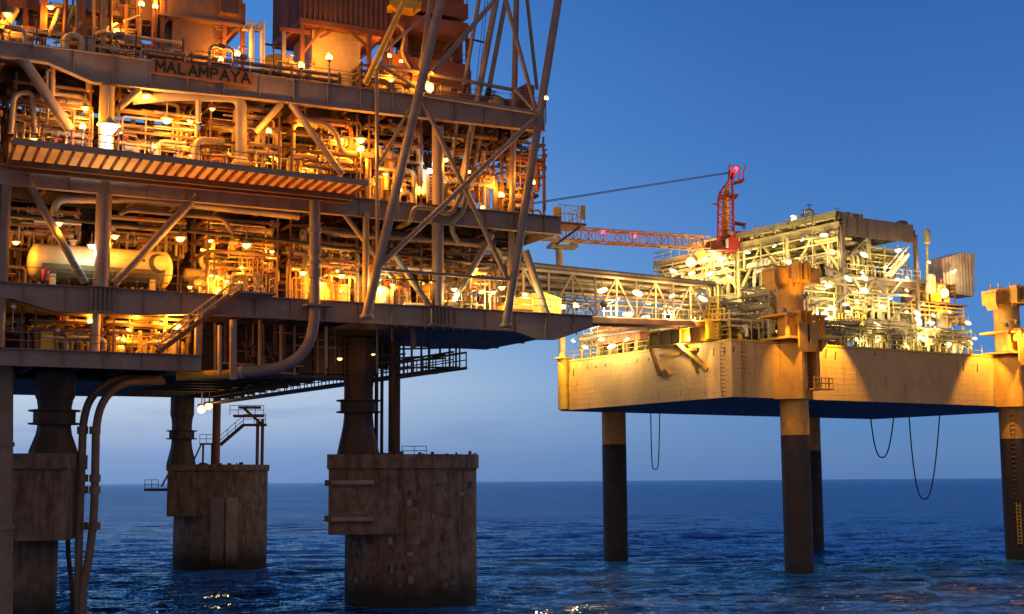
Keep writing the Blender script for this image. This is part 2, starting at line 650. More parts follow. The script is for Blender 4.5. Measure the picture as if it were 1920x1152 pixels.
def lamp(p, kind, glass, col, power, label, group, rz=0.0, scale=1.0, name='deck_lamp', off=None):
    key = (kind, glass.name)
    if key not in PROTO:
        r = make_bulkhead_lamp(glass, kind)
        PROTO[key] = r
    else:
        src = PROTO[key]
        r = src.copy()
        COL.objects.link(r)
        for ch in src.children:
            if ch.type != 'MESH':
                continue
            c = ch.copy()
            COL.objects.link(c)
            c.parent = r
    r.name = name
    r.location = p
    r.rotation_euler.z = rz
    r.scale = (scale, scale, scale)
    tag(r, label, 'lamp', group)
    if power:
        o = off if off is not None else Vector((0, 0, -.55 if kind in ('hang', 'tube') else .75)) + A.v * .3
        light(Vector(p) + o * scale, col, power, .2 * scale, r)
    return r


# ------------------------------------------------------------------ left platform: steel structure
ZT, ZU, ZM, ZL = 39.8, 31.25, 23.3, 18.9      # top, upper, main and lower deck levels
UE = 45.5                                      # right end of the main deck
ang = math.atan2(A.u.y, A.u.x)

plat = thing('gas_platform', 'multi-deck steel gas platform on concrete shafts, lit orange by deck lamps', 'platform', A.w(16, 8, ZM))


def girder(name, poly, v0=-.25, v1=.25, fl=.62, mat=M_BEAM, parent=plat):
    """plate girder on the front face: web polygon (top line, then bottom line) plus flanges"""
    top, bot = poly
    pts = [A.w(u, -.06, z) for u, z in top] + [A.w(u, -.06, z) for u, z in bot[::-1]]
    m = MB().prism(pts, A.v * .12)
    for line, dz in ((top, .03), (bot, -.03)):
        for (ua, za), (ub, zb) in zip(line, line[1:]):
            m.beam(A.w(ua, 0, za + dz), A.w(ub, 0, zb + dz), fl, .06)
    for u in np.arange(top[0][0] + 1.3, top[-1][0], 2.65):      # web stiffeners
        zb = np.interp(u, [p[0] for p in bot], [p[1] for p in bot])
        zt = np.interp(u, [p[0] for p in top], [p[1] for p in top])
        m.box(A, u - .02, u + .02, -.27, -.062, zb + .01, zt - .01)
    return m.build(name, mat, parent)


girder('girder', ([(-8, ZT), (41.2, ZT)], [(-8, 38.9), (2.2, 38.75), (5.2, 37.75), (7.4, 37.75), (16, 38.0), (41.2, 38.3)]))
girder('girder', ([(-8, ZU), (42.6, ZU)], [(-8, 30.0), (42.6, 29.9)]))
girder('girder', ([(-8, ZM), (UE, ZM)], [(-8, 22.35), (.5, 22.3), (3.2, 21.6), (9, 21.6), (13, 21.9), (38.2, 21.8), (40.2, 21.25), (42, 21.3), (UE, 22.5)]))
girder('girder', ([(-8, ZL), (13.3, ZL)], [(-8, 17.85), (13.3, 17.85)]))
# right-hand sides
MB().box(A, 41.05, 41.18, .35, 14, 38.3, ZT).build('girder', M_BEAM, plat)
MB().box(A, 42.45, 42.58, .35, 12, 29.9, ZU).build('girder', M_BEAM, plat)
MB().prism([A.w(UE - .1, .35, 22.5), A.w(UE - .1, 16.7, 22.5), A.w(UE - .1, 16.7, ZM - .05), A.w(UE - .1, .35, ZM - .05)], A.u * .1).build('girder', M_BEAM, plat)
# deck plates
MB().box(A, -8, 41.1, .36, 14, ZT - .12, ZT - .02).build('deck_plate', M_BROWN, plat)
MB().box(A, -8, 42.4, .36, 15, ZU - .12, ZU - .02).build('deck_plate', M_BROWN, plat)
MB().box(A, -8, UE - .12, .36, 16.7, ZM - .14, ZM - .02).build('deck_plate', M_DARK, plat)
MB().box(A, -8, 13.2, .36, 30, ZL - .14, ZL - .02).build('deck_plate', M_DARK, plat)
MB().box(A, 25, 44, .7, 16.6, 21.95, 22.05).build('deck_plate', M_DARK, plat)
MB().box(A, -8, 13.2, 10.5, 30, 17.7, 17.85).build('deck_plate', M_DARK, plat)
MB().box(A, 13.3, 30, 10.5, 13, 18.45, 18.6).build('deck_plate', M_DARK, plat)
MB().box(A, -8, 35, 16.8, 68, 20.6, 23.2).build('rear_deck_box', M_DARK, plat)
m = MB()
for v in np.arange(18, 68, 4.0):
    m.box(A, -8, 35, v, v + .35, 20.0, 20.597)
m.build('deck_joists', M_DARK, plat)
for z, v1, u0, u1 in ((38.3, 13.8, -7, 41), (29.95, 14, -7, 42), (22.05, 16, 14, 44.5), (17.9, 28, -7, 13)):
    m = MB()
    for u in np.arange(u0, u1, 3.17):
        m.ibeam(A.w(u, .4, z + .45), A.w(u, v1, z + .45), .3, .7, .05)
    m.build('deck_joists', M_BROWN if z > 25 else M_DARK, plat)
m = MB()
for v in (5, 10, 15):
    for z, u1 in ((38.7, 41), (30.3, 42), (22.4, 44.5)):
        m.ibeam(A.w(-7, v, z), A.w(u1, v, z), .35, .9, .06)
m.build('cross_girders', M_DARK, plat)
# rear bulkheads close the two process decks
for z0, z1, u1 in ((ZM, 29.6, 39), (ZU, 38.2, 37.5)):
    m = MB().box(A, -8, u1, 13.2, 13.4, z0, z1)
    for u in np.arange(-8, u1, 1.1):
        m.box(A, u, u + .12, 13.05, 13.2, z0 + .01, z1 - .01)
    m.build('bulkhead', M_TAN, plat)
m = MB().box(A, 13.3, 30, 10.5, 10.7, 18.61, 21.9)
for u in np.arange(13.6, 30, 1.3):
    m.box(A, u, u + .15, 10.3, 10.5, 18.62, 21.85)
for z in (18.8, 19.9, 21.0):
    m.box(A, 13.4, 30, 10.15, 10.3, z, z + .14)
m.build('bulkhead', M_DARK, plat)
MB().box(A, -8, 13.2, 12.2, 12.4, ZL, 22.0).build('bulkhead', M_BROWN, plat)
# columns
for u, r in ((6.3, .53), (31.7, .46)):
    for z0, z1 in ((ZM + .03, 29.9), (ZU + .03, 37.6)):
        MB().tube([A.w(u, .1, z0), A.w(u, .1, z1)], r, 20).build('column', M_BEAM, plat)
for u in (-1.2, 19.0):
    for z0, z1 in ((ZM, 29.9), (ZU, 38)):
        MB().tube([A.w(u, 8, z0), A.w(u, 8, z1)], .5, 16).build('column', M_BEAM, plat)
MB().tube([A.w(-.15, -.1, ZM + .05), A.w(-.15, -.1, 29.9)], .33, 14).build('column', M_STEEL, plat)
MB().tube([A.w(-.2, -.1, ZL + .05), A.w(-.2, -.1, 22.2)], .33, 14).build('column', M_STEEL, plat)
MB().box(A, 13.0, 13.45, .3, .8, 17.9, 21.8).build('column', M_STEEL, plat)
MB().tube([A.w(6.1, .5, ZL), A.w(6.1, .5, 21.6)], .3, 14).build('column', M_CREAM, plat)
for u in (6.3, 31.7):      # ribbed nodes where the columns meet the main girder
    m = MB()
    for du in (-.75, -.45, -.15, .15, .45, .75):
        m.box(A, u + du - .03, u + du + .03, -.5, -.28, 21.95 if u > 10 else 21.7, 23.25)
    m.box(A, u - .95, u + .95, -.55, -.33, 21.6 if u < 10 else 21.85, 21.7 if u < 10 else 21.95)
    m.box(A, u - .95, u + .95, -.55, -.33, 23.36, 23.42)
    m.build('node_stiffener', M_BEAM, plat)
# diagonal braces on the front face
for x0, y0, x1, y1, w in ((38, 104, 132, 245, .72), (222, 203, 262, 170, .5), (478, 250, 528, 194, .48), (545, 194, 642, 328, .52),
                          (45, 328, 160, 531, .55), (368, 368, 214, 533, .6), (735, 470, 806, 576, .5), (922, 440, 843, 578, .5), (640, 395, 735, 520, .4),
                          (985, 470, 1026, 592, .62)):
    MB().tube([A.px(x0, y0, .1), A.px(x1, y1, .1)], w / 2, 14).build('brace', M_STEEL, plat)
# light vertical hangers in front of the decks
for x, y0, y1, r, v in ((88, 112, 232, .1, .9), (98, 110, 180, .2, .9), (165, 120, 172, .14, .9), (318, 505, 505, 0, 0), (372, 172, 230, .2, .6),
                        (412, 610, 705, .16, -.05), (437, 600, 712, .27, .2), (488, 600, 690, .17, 2.2), (527, 610, 690, .12, 3.0), (612, 612, 690, .11, 3.0),
                        (686, 400, 580, .26, -.1), (707, 610, 700, .09, 3), (775, 612, 655, .24, 3.2), (735, 612, 640, .1, 3.0)):
    if r:
        MB().tube([A.px(x, y0, v), A.px(x, y1, v)], r, 10).build('hanger', M_PIPE, plat)
# handrails along the deck edges
for z, u0, u1 in ((ZT, -8, 41), (ZM, 14.8, 44.6), (ZL, -8, 9.6), (ZM, -8, 13.2)):
    MB().rail([A.w(u0, -.2, z + .06), A.w(u1, -.2, z + .06)], 1.1, 1.5, .028).build('handrail', M_STEEL, plat)
MB().rail([A.w(41, .3, ZT), A.w(41, 13, ZT)], 1.1, 1.5, .03).build('handrail', M_STEEL, plat)
MB().rail([A.w(UE - .1, .3, ZM), A.w(UE - .1, 5, ZM)], 1.1, 1.5, .03).build('handrail', M_STEEL, plat)
# dangling flanged clips along the bottom of the cellar girder
m = MB()
R = random.Random(3)
for u in np.arange(26.5, 40, .8):
    m.box(A, u, u + .12, -.1, .12, 21.62 + R.random() * .05, 21.76)
m.build('clips', M_BEAM, plat)

# slatted walkway that sticks out of the upper deck
walk = thing('cantilever_walkway', 'slatted walkway jutting out below the upper deck, its grating glowing orange from underneath', 'walkway', A.w(13, -2, ZU))
ua, za = A.uz(30, 268, -4.5)
ub, zb = A.uz(685, 346, -4.5)
zf = lambda u: za + (zb - za) * (u - ua) / (ub - ua)
zi = 31.1
MB().hexa([A.w(ua, -4.4, zf(ua)), A.w(ub, -4.4, zf(ub)), A.w(ub, -.4, zi + .1), A.w(ua, -.4, zi + .1),
           A.w(ua, -4.4, zf(ua) + .06), A.w(ub, -4.4, zf(ub) + .06), A.w(ub, -.4, zi + .16), A.w(ua, -.4, zi + .16)]).build('grating', M_GRATE, walk)
n = 33
for i in range(n + 1):
    u = ua + (ub - ua) * i / n
    MB().beam(A.w(u, -4.45, zf(u) - .09), A.w(u, -.33, zi - .02), .13, .26).build('rib', M_RUST, walk)
for v_ in (-2.1, -1.2):
    t_ = (v_ + 4.4) / 4.0
    MB().beam(A.w(ua, v_, zf(ua) * (1 - t_) + zi * t_ - .38), A.w(ub, v_, zf(ub) * (1 - t_) + zi * t_ - .38), .3, .4).build('support_beam', M_BROWN, walk)
MB().beam(A.w(ua - .2, -4.5, zf(ua) + .1), A.w(ub + .2, -4.5, zf(ub) + .1), .16, .42).build('edge_beam', M_BEAM, walk)
MB().rail([A.w(ua, -4.45, zf(ua) + .25), A.w(ub, -4.45, zf(ub) + .25)], 1.0, 1.7, .03).build('handrail', M_STEEL, walk)

# name board on the top girder
sign = thing('name_board', 'brown name board with black capital letters fixed to the top deck edge', 'sign', A.w(12, -.6, 39))
u0, z0 = A.uz(284, 132, -.5)
u1, z1 = A.uz(474, 160, -.5)
z0, z1 = 38.65, 38.95
u_, zt0 = A.uz(284, 108, -.5)
u_, zt1 = A.uz(474, 136, -.5)
u_, zb0 = A.uz(284, 137, -.5)
u_, zb1 = A.uz(474, 163, -.5)
MB().prism([A.w(u0, -.5, zb0), A.w(u1, -.5, zb1), A.w(u1, -.5, zt1), A.w(u0, -.5, zt0)], A.v * .1).build('board', M_SIGN, sign)
STROKES = {'M': ((0, 0, 0, 1), (0, 1, .5, .35), (.5, .35, 1, 1), (1, 1, 1, 0)), 'A': ((0, 0, .5, 1), (.5, 1, 1, 0), (.2, .33, .8, .33)),
           'L': ((0, 1, 0, 0), (0, 0, .9, 0)), 'P': ((0, 0, 0, 1), (0, 1, .7, 1), (.7, 1, .95, .85), (.95, .85, .95, .62), (.95, .62, .7, .47), (.7, .47, 0, .47)),
           'Y': ((0, 1, .5, .5), (1, 1, .5, .5), (.5, .5, .5, 0))}
WORD = 'MALAMPAYA'
m = MB()
cell = (u1 - u0) * .95 / len(WORD)
for i_, ch in enumerate(WORD):
    wd = cell * (.74 if ch == 'M' else .62 if ch in 'LP' else .74)
    for j_, (xa, ya, xb, yb) in enumerate(STROKES[ch]):
        q = []
        for x, y in ((xa, ya), (xb, yb)):
            u = u0 + (u1 - u0) * .03 + cell * i_ + (cell - wd) / 2 + wd * x
            t = (u - u0) / (u1 - u0)
            q.append(A.w(u, -.515 - .002 * j_, zb0 + (zb1 - zb0) * t + (zt0 - zb0) * (.2 + .64 * y)))
        d = (q[1] - q[0]).normalized() * .07
        m.beam(q[0] - d, q[1] + d, .03, .155, up=A.v.cross((q[1] - q[0])).normalized())
m.build('letters', M_LETT, sign)

# storage tank on the main deck
tank = thing('storage_tank', 'long pale horizontal tank with a dark crescent mark on the main deck', 'tank', A.w(6, 3, ZM))
tv = 3.0
c0 = A.uz(56, 492, tv - 1.3)
c1 = A.uz(331, 500, tv - 1.3)
zc = (c0[1] + c1[1]) / 2 + .05
rt = 1.32
MB().vessel(A.w(c0[0], tv, zc), A.w(c1[0], tv, zc), rt, 40).build('shell', M_TANK, tank)
m = MB()
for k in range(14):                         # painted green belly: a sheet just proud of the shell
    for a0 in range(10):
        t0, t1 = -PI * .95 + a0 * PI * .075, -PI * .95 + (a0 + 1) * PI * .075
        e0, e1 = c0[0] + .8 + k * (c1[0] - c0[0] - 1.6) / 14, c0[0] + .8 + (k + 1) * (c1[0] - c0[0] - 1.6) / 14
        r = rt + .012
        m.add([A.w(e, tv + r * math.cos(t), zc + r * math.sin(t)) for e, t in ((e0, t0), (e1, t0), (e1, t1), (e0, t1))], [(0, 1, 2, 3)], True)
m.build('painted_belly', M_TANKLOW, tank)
for f in (.16, .84):
    u = c0[0] + (c1[0] - c0[0]) * f
    MB().box(A, u - .2, u + .2, tv - 1.0, tv + 1.0, ZM, zc - .75).build('saddle', M_CREAM, tank)
for f in (.3, .55, .8):
    u = c0[0] + (c1[0] - c0[0]) * f
    MB().lathe(A.w(u, tv, zc + rt - .05), [(.22, 0), (.22, .35), (.34, .35), (.34, .45), (.0, .47)], 14).build('nozzle', M_PIPE, tank)


def on_tank(u, z, lift=.02):
    dz = max(-.98, min(.98, (z - zc) / rt))
    a = math.asin(dz)
    return A.w(u, tv - (rt + lift) * math.cos(a), zc + (rt + lift) * math.sin(a))


lu, lz = A.uz(298, 494, tv - rt)
m = MB()
ro, ri, K = .72, .56, 28
outer = [(lu + ro * math.cos(a), lz + ro * math.sin(a)) for a in np.linspace(.75, 2 * PI - .95, K)]
inner = [(lu + .2 + ri * math.cos(a), lz + .05 + ri * math.sin(a)) for a in np.linspace(.62, 2 * PI - .72, K)]
for i in range(K - 1):
    m.add([on_tank(*outer[i]), on_tank(*outer[i+1]), on_tank(*inner[i+1]), on_tank(*inner[i])], [(0, 1, 2, 3)])
m.build('crescent_mark', M_LOGO, tank)
m = MB()
for x, y, w, h in ((266, 491, .26, .2), (236, 489, .12, .06), (242, 489, .12, .06), (248, 490, .12, .06)):
    u, z = A.uz(x, y, tv - rt)
    m.add([on_tank(u, z), on_tank(u + w, z), on_tank(u + w, z + h), on_tank(u, z + h)], [(0, 1, 2, 3)])
m.build('stencil_marks', M_LOGO, tank)
one(MB().lathe(A.px(85, 527, .9), [(.24, 0), (.26, .1), (.26, .75), (.2, .8)], 16), 'waste_drum', M_RED, 'small red drum standing by the left end of the long tank', 'drum')

# big J-shaped overboard pipe in front of the girder
jp = thing('overboard_pipe', 'thick grey pipe dropping past the main girder and sweeping left under the deck', 'pipe', A.w(21.6, -.8, 23))
pts = [A.px(590, 350, -.9), A.px(590, 500, -.9), A.px(590, 598, -.9), A.px(582, 640, -.8), A.px(560, 672, -.6), A.px(525, 690, -.2), A.px(470, 697, .6), A.px(440, 699, 1.1)]
MB().tube(bend(pts, 1.2, 3), .40, 22).build('pipe_run', M_TUBE, jp)
MB().tube([A.px(438, 702, 1.1), A.px(330, 706, 2.0)], .33, 20).build('pipe_run', M_YEL, jp)  # orange lamplight on this end of the pipe is put into its yellow
for y0, y1, r in ((428, 436, .52), (462, 480, .5), (490, 496, .56), (505, 522, .48)):
    MB().tube([A.px(590, y0, -.9), A.px(590, y1, -.9)], r, 20).build('coupling', M_TUBE, jp)
MB().box(A, 20.6, 22.7, -1.45, -.3, 22.75, 22.9).build('pipe_guide', M_BEAM, jp)
MB().tube([A.px(444, 699, 1.05), A.px(456, 698, .8)], .46, 20).build('coupling', M_CREAM, jp)

# bent duct under the top girder
du = thing('vent_duct', 'wide grey duct running under the top girder and elbowing down to the walkway', 'duct', A.w(15, .5, 36))
MB().tube(bend([A.px(248, 186, 1.0), A.px(330, 178, .7), A.px(452, 182, .4), A.px(452, 306, .4)], .9, 6), [.42] * 16, 20).build('duct_run', M_TUBE, du)
MB().lathe(A.px(452, 308, .4), [(.75, 0), (.5, .35), (.42, .5)], 20).build('bellmouth', M_CREAM, du)

# stair between the lower and the main deck
st = thing('deck_stair', 'steep steel stair climbing from the lower deck to the main deck', 'stairs', A.w(10, -1.2, ZL))
a0 = A.w(10.0, -1.2, ZL + .05)
a1 = A.w(15.7, -1.2, ZM + .2)
for dv in (-.45, .45):
    MB().beam(a0 + A.v * dv, a1 + A.v * dv, .07, .3).build('stringer', M_RUST, st)
    m = MB()
    for h in (1.0, .5):
        m.tube([a0 + A.v * dv + Vector((0, 0, h)), a1 + A.v * dv + Vector((0, 0, h))], .045, 6)
    for t in np.linspace(.02, .98, 7):
        p = a0.lerp(a1, t) + A.v * dv
        m.tube([p, p + Vector((0, 0, 1.0))], .035, 6)
    m.build('handrail', M_CREAM, st)
m = MB()
for t in np.linspace(.03, .97, 19):
    p = a0.lerp(a1, t)
    m.beam(p - A.v * .41, p + A.v * .41, .26, .04)
m.build('treads', M_BEAM, st)
MB().box(A, 15.65, 18.2, -1.75, -.33, ZM + .05, ZM + .17).build('landing', M_BEAM, st)
MB().rail([A.w(15.8, -1.7, ZM + .17), A.w(18.1, -1.7, ZM + .17), A.w(18.1, -.4, ZM + .17)], 1.1, 1.1, .04).build('landing_rail', M_CREAM, st)

# landing and gate at the right end of the upper deck
la = thing('end_landing', 'small railed yellow landing at the right end of the upper deck', 'landing', A.w(43.5, 2, ZU))
MB().box(A, 42.7, 45.4, .6, 3.4, 30.9, 31.1).build('floor', M_RUST, la)
MB().beam(A.w(42.7, 1, 29.2), A.w(45.0, 1, 30.85), .16).build('brace', M_RUST, la)
MB().rail([A.w(42.8, .7, 31.1), A.w(45.3, .7, 31.1), A.w(45.3, 3.3, 31.1)], 1.4, .6, .04).build('handrail', M_WHITE, la)
MB().box(A, 44.9, 45.3, .55, .62, 31.4, 32.6).build('notice_panel', M_YEL, la)
MB().box(A, 42.9, 43.4, 1.2, 1.7, 31.1, 32.4).build('locker', M_YEL, la)

# yellow shelter on the right end of the main deck
sh = thing('deck_shelter', 'yellow shelter with sloping roof and dark red strip at the main deck right end', 'shelter', A.w(40, 3, ZM))
q = [A.uz(x, y, 2.2) for x, y in ((940, 590), (1052, 596), (1052, 560), (1020, 548), (985, 552), (945, 572))]
MB().prism([A.w(u, 2.2, max(z, ZM)) for u, z in q], A.v * 3).build('shell', M_YEL, sh)
q = [A.uz(x, y, 2.12) for x, y in ((962, 579), (1000, 581), (1000, 592), (962, 591))]
MB().prism([A.w(u, 2.12, z) for u, z in q], A.v * .06).build('red_panel', M_REDT, sh)
m = MB()
for x in (1020, 1032, 1044):
    u, z = A.uz(x, 560, 2.14)
    m.box(A, u, u + .06, 2.12, 2.19, ZM + .1, z)
m.build('ribs', M_YEL, sh)

# ------------------------------------------------------------------ leaning flare tower in front of the right half
ft = thing('flare_tower', 'tall leaning tower of grey tubes rising in front of the platform right end', 'tower', A.w(32, -1.3, 22))
TW = [  # name, x0, y0, x1, y1, v, radius
    ('leg', 687, 592, 836, -40, -1.4, .36), ('leg', 949, 608, 1053, -40, -1.4, .33), ('leg', 790, 128, 812, -40, .6, .2),
    ('leg', 957, 522, 969, -40, .6, .24), ('leg', 708, 470, 706, 130, -.6, .15), ('leg', 690, 582, 708, 470, -.6, .15),
    ('brace', 810, 137, 950, -25, -1.2, .2), ('brace', 1004, 204, 940, -30, -1.2, .17), ('brace', 1007, 168, 984, -40, .8, .15),
    ('brace', 1003, 222, 708, 502, -1.5, .2), ('brace', 792, 188, 952, 524, -1.2, .19), ('brace', 768, 205, 707, 316, -.6, .13),
    ('brace', 796, 178, 1008, 212, -1.3, .17), ('brace', 710, 122, 804, 139, .4, .16), ('brace', 804, 139, 958, 168, .6, .15),
    ('brace', 710, 505, 957, 525, -1.3, .13), ('brace', 966, 168, 1003, 208, -.6, .15), ('brace', 712, 122, 790, 170, .3, .14),
    ('brace', 720, 95, 800, 28, .6, .12)]
for nm, x0, y0, x1, y1, v, r in TW:
    MB().tube([A.px(x0, y0, v), A.px(x1, y1, v)], r, 16).build(nm, M_TUBE, ft)
MB().tube([A.px(685, 158, -.3), A.px(778, -40, -.3)], .24, 16).build('brace', M_YEL, ft)
for x0, y0, x1, y1, v, r in ((846, 300, 905, -40, 1.4, .17), (866, 340, 938, -40, 1.2, .26), (884, 340, 956, -40, 1.5, .2)):
    MB().tube([A.px(x0, y0, v), A.px(x1, y1, v)], r, 14).build('flare_pipe', M_STEEL, ft)
for x, y, x2, y2, v, r in ((867, 178, 871, 160, 1.4, .21), (912, 188, 917, 168, 1.5, .25), (830, 378, 836, 345, 1.2, .22)):
    MB().tube([A.px(x, y, v), A.px(x2, y2, v)], r, 14).build('black_sleeve', M_BLACK, ft)
MB().beam(A.px(884, 74, 1.3), A.px(908, 80, 1.3), .12).build('pipe_clamp', M_BLACK, ft)
for x in (912, 917):
    MB().tube([A.px(x - 22, 180, 1.6), A.px(x, -20, 1.6)], .025, 5).build('cable', M_BLACK, ft)
MB().lathe(A.px(688, 598, -1.4), [(.5, 0), (.55, .1), (.45, .3)], 16).build('base_shoe', M_BEAM, ft)
MB().lathe(A.px(949, 614, -1.4), [(.45, 0), (.5, .1), (.4, .3)], 16).build('base_shoe', M_BEAM, ft)
# looping flare header pipes
fh = thing('looped_header', 'pale looped header pipe bending in and out in front of the upper girder', 'pipe', A.w(31, .3, 29))
MB().tube(bend([A.px(745, 428, 1.6), A.px(770, 416, -.4), A.px(776, 388, -.6), A.px(812, 392, -.6), A.px(845, 405, -.6), A.px(862, 372, -.5), A.px(872, 335, -.2), A.px(880, 250, .2)], .8, 4), .2, 14).build('pipe_run', M_PIPE, fh)
MB().tube(bend([A.px(880, 340, -.3), A.px(868, 400, -.5), A.px(846, 418, -.5), A.px(848, 436, -.5), A.px(862, 458, -.3)], .6, 4), .19, 14).build('pipe_run', M_PIPE, fh)

# ------------------------------------------------------------------ concrete shafts
CR = 5.5


def shaft(label, px, d, box, cap, ped, group='concrete shafts under the platform', extra=None):
    """box: (x0, x1, ybottom) of the bracket block; cap: (x0, x1, ytop, ybot); ped: (x, dped)"""
    c = pd(px, 900, d)
    r = thing('concrete_shaft', label, 'concrete shaft', (c.x, c.y, 0), group)
    fr = Frame((c.x, c.y), A.u)
    sc = FPX / d
    yh = 902.3 + (960 - px) * .0063
    zz = lambda y: 10 + (yh - y) * d / FPX
    ztop, zcap, zbox = zz(cap[2]), zz(cap[3]), zz(box[2])
    MB().tube([(c.x, c.y, -9), (c.x, c.y, zcap)], CR, 64).build('shaft_wall', M_CONC, r)
    bx0 = (box[0] - px) / sc
    bx1 = (box[1] - px) / sc
    # bracket block, faces square to the view line of the shaft row
    W_ = Frame((c.x, c.y), (1, .12))
    MB().box(W_, bx0, bx1, -CR * .98, CR * .3, zbox, zcap).build('bracket_block', M_CONC, r)
    n = 48
    m = MB()
    ring = [(CR * 1.035 * math.cos(2*PI*k/n), CR * 1.035 * math.sin(2*PI*k/n)) for k in range(n)]
    m.prism([(c.x + x, c.y + y, zcap + .01) for x, y in ring], Vector((0, 0, ztop - zcap)))
    m.build('cap_ring', M_CONC, r)
    MB().box(W_, bx0 - .14, bx1 + .1, -CR * 1.02, CR * .35, zcap + .02, ztop + .02).build('cap_block', M_CONC, r)
    # steel pedestal
    px_ = (ped - px) / sc
    pc = W_.w(px_, -CR * .42, 0)
    p0 = Vector((pc.x, pc.y, ztop + .02))
    zt = 21.8 if ped > 600 else (18 if ped < 200 else 20.5)
    h = zt - p0.z
    q = h / 7.6
    prof = [(1.75, 0), (1.72, .25), (1.28, 1.85 * q), (1.2, 2.5 * q), (1.2, 4.4 * q), (1.28, 5.0 * q), (1.42, 5.4 * q), (1.42, h)]
    MB().lathe(p0, prof, 12, flat=True).build('pedestal', M_DARK, r)
    MB().lathe(p0 + Vector((0, 0, 2.75 * q)), [(1.85, 0), (1.85, .1), (1.5, .14), (1.5, .9), (1.85, .94), (1.85, 1.04)], 12, flat=True).build('pedestal_collar', M_DARK, r)
    return r, c, zz, sc, W_


s1, c1, zz1, sc1, W1 = shaft('stained concrete shaft in the middle, dotted with rusty plates and closest to the jack-up', 771, 117.7, (620, 744, 995), (616, 900, 855, 880), 672)
R = random.Random(11)
for i in range(95):
    x = R.uniform(655, 884)
    y = R.choice([887, 911, 925, 941, 962, 992, 1005, 1018, 1030, 1055, 1070, 1078, 1083]) + R.uniform(-3, 3)
    if x < 748 and y < 1000:
        continue
    s = (x - 771) / sc1
    if abs(s) > 5.3:
        continue
    a = math.asin(s / CR)
    z = zz1(y)
    w, h = R.uniform(.09, .24), R.uniform(.12, .34)
    fr = Frame((c1.x, c1.y), (math.cos(a), math.sin(a)))
    MB().box(fr, -w, w, -CR - .05, -CR + .1, z - h, z + h).build('wall_plate', R.choice([M_CONC, M_CONCL, M_DARK, M_BROWN, M_RUST]), s1)
m = MB()
for y in (905, 969):
    z = zz1(y)
    m.tube([W1.w(-6.6, -CR - .1, z), W1.w(-3.2, -CR - .1, z)], .22, 12)
    m.tube([W1.w(-7.2, -CR * .3, z), W1.w(-6.3, -CR * .3, z)], .25, 12)
m.build('fender_bars', M_CONCL, s1)
for x, y in ((690, 868), (640, 900), (652, 930)):
    pass
MB().tube([W1.w(-6.9, -1, zz1(1125)), W1.w(-5.2, -1, zz1(1128))], .28, 12).build('fender_bars', M_RUST, s1)
for x0, x1, y0, y1 in ((626, 640, 888, 898), (627, 636, 916, 930), (626, 634, 938, 948), (650, 690, 915, 960), (700, 706, 950, 964), (716, 730, 885, 895)):
    u0, u1 = (x0 - 771) / sc1, (x1 - 771) / sc1
    MB().box(W1, u0, u1, -CR * .98 - .06, -CR * .98 + .05, zz1(y1), zz1(y0)).build('wall_plate', M_CONC, s1)
MB().rail([W1.w(-.9, -3, zz1(856)), W1.w(1.1, -3, zz1(856))], .75, .9, .03).build('handrail', M_DARK, s1)
m = MB()
for i in range(16):
    u = R.uniform(-5, 5)
    m.box(W1, u, u + R.uniform(.1, .35), -CR * .7, -CR * .6, zz1(855) + .0, zz1(855) + R.uniform(.08, .3))
m.build('top_clutter', M_DARK, s1)
for x, r_ in ((705, .16), (715, .14), (738, .5)):
    one(MB().tube([W1.w((x - 771) / sc1, -1.5, zz1(856)), W1.w((x - 771) / sc1, -1.5, 21.8)], r_, 18), 'caisson_pipe', M_DARK,
        {705: 'thin dark pipe standing nearest to the pedestal of the middle shaft', 715: 'thin dark pipe between the wide pipe and its thin neighbour on the middle shaft',
         738: 'wide dark pipe standing on the middle concrete shaft'}[x], 'pipe')

s2, c2, zz2, sc2, W2 = shaft('dark concrete shaft standing farthest back beneath the platform', 415, 168, (327, 412, 965), (327, 505, 873, 884), 345)
for a_, b_ in ((415, 438), (441, 462)):
    s = ((a_ + b_) / 2 - 415) / sc2
    a = math.asin(s / CR)
    fr = Frame((c2.x, c2.y), (math.cos(a), math.sin(a)))
    w = (b_ - a_) / 2 / sc2
    MB().box(fr, -w, w, -CR - .07, -CR + .1, zz2(1053), zz2(932)).build('pale_panel', M_CONCL, s2)
m = MB()
for i in range(12):
    u = R.uniform(-5, 5.2)
    m.box(W2, u, u + R.uniform(.15, .6), -CR * .7, -CR * .6, zz2(873), zz2(873) + R.uniform(.1, .35))
m.build('top_clutter', M_DARK, s2)
s3, c3, zz3, sc3, W3 = shaft('dark rust-brown concrete shaft at the left edge, partly out of view', -35, 101.9, (-60, 145, 1008), (-180, 145, 855, 882), 105)
for i in range(14):
    u = (R.uniform(10, 138) + 35) / sc3
    z = zz3(R.uniform(890, 1000))
    MB().box(W3, u, u + R.uniform(.3, .8), -CR * .98 - .04, -CR * .98 + .05, z, z + R.uniform(.3, .6)).build('wall_plate', M_CONC, s3)

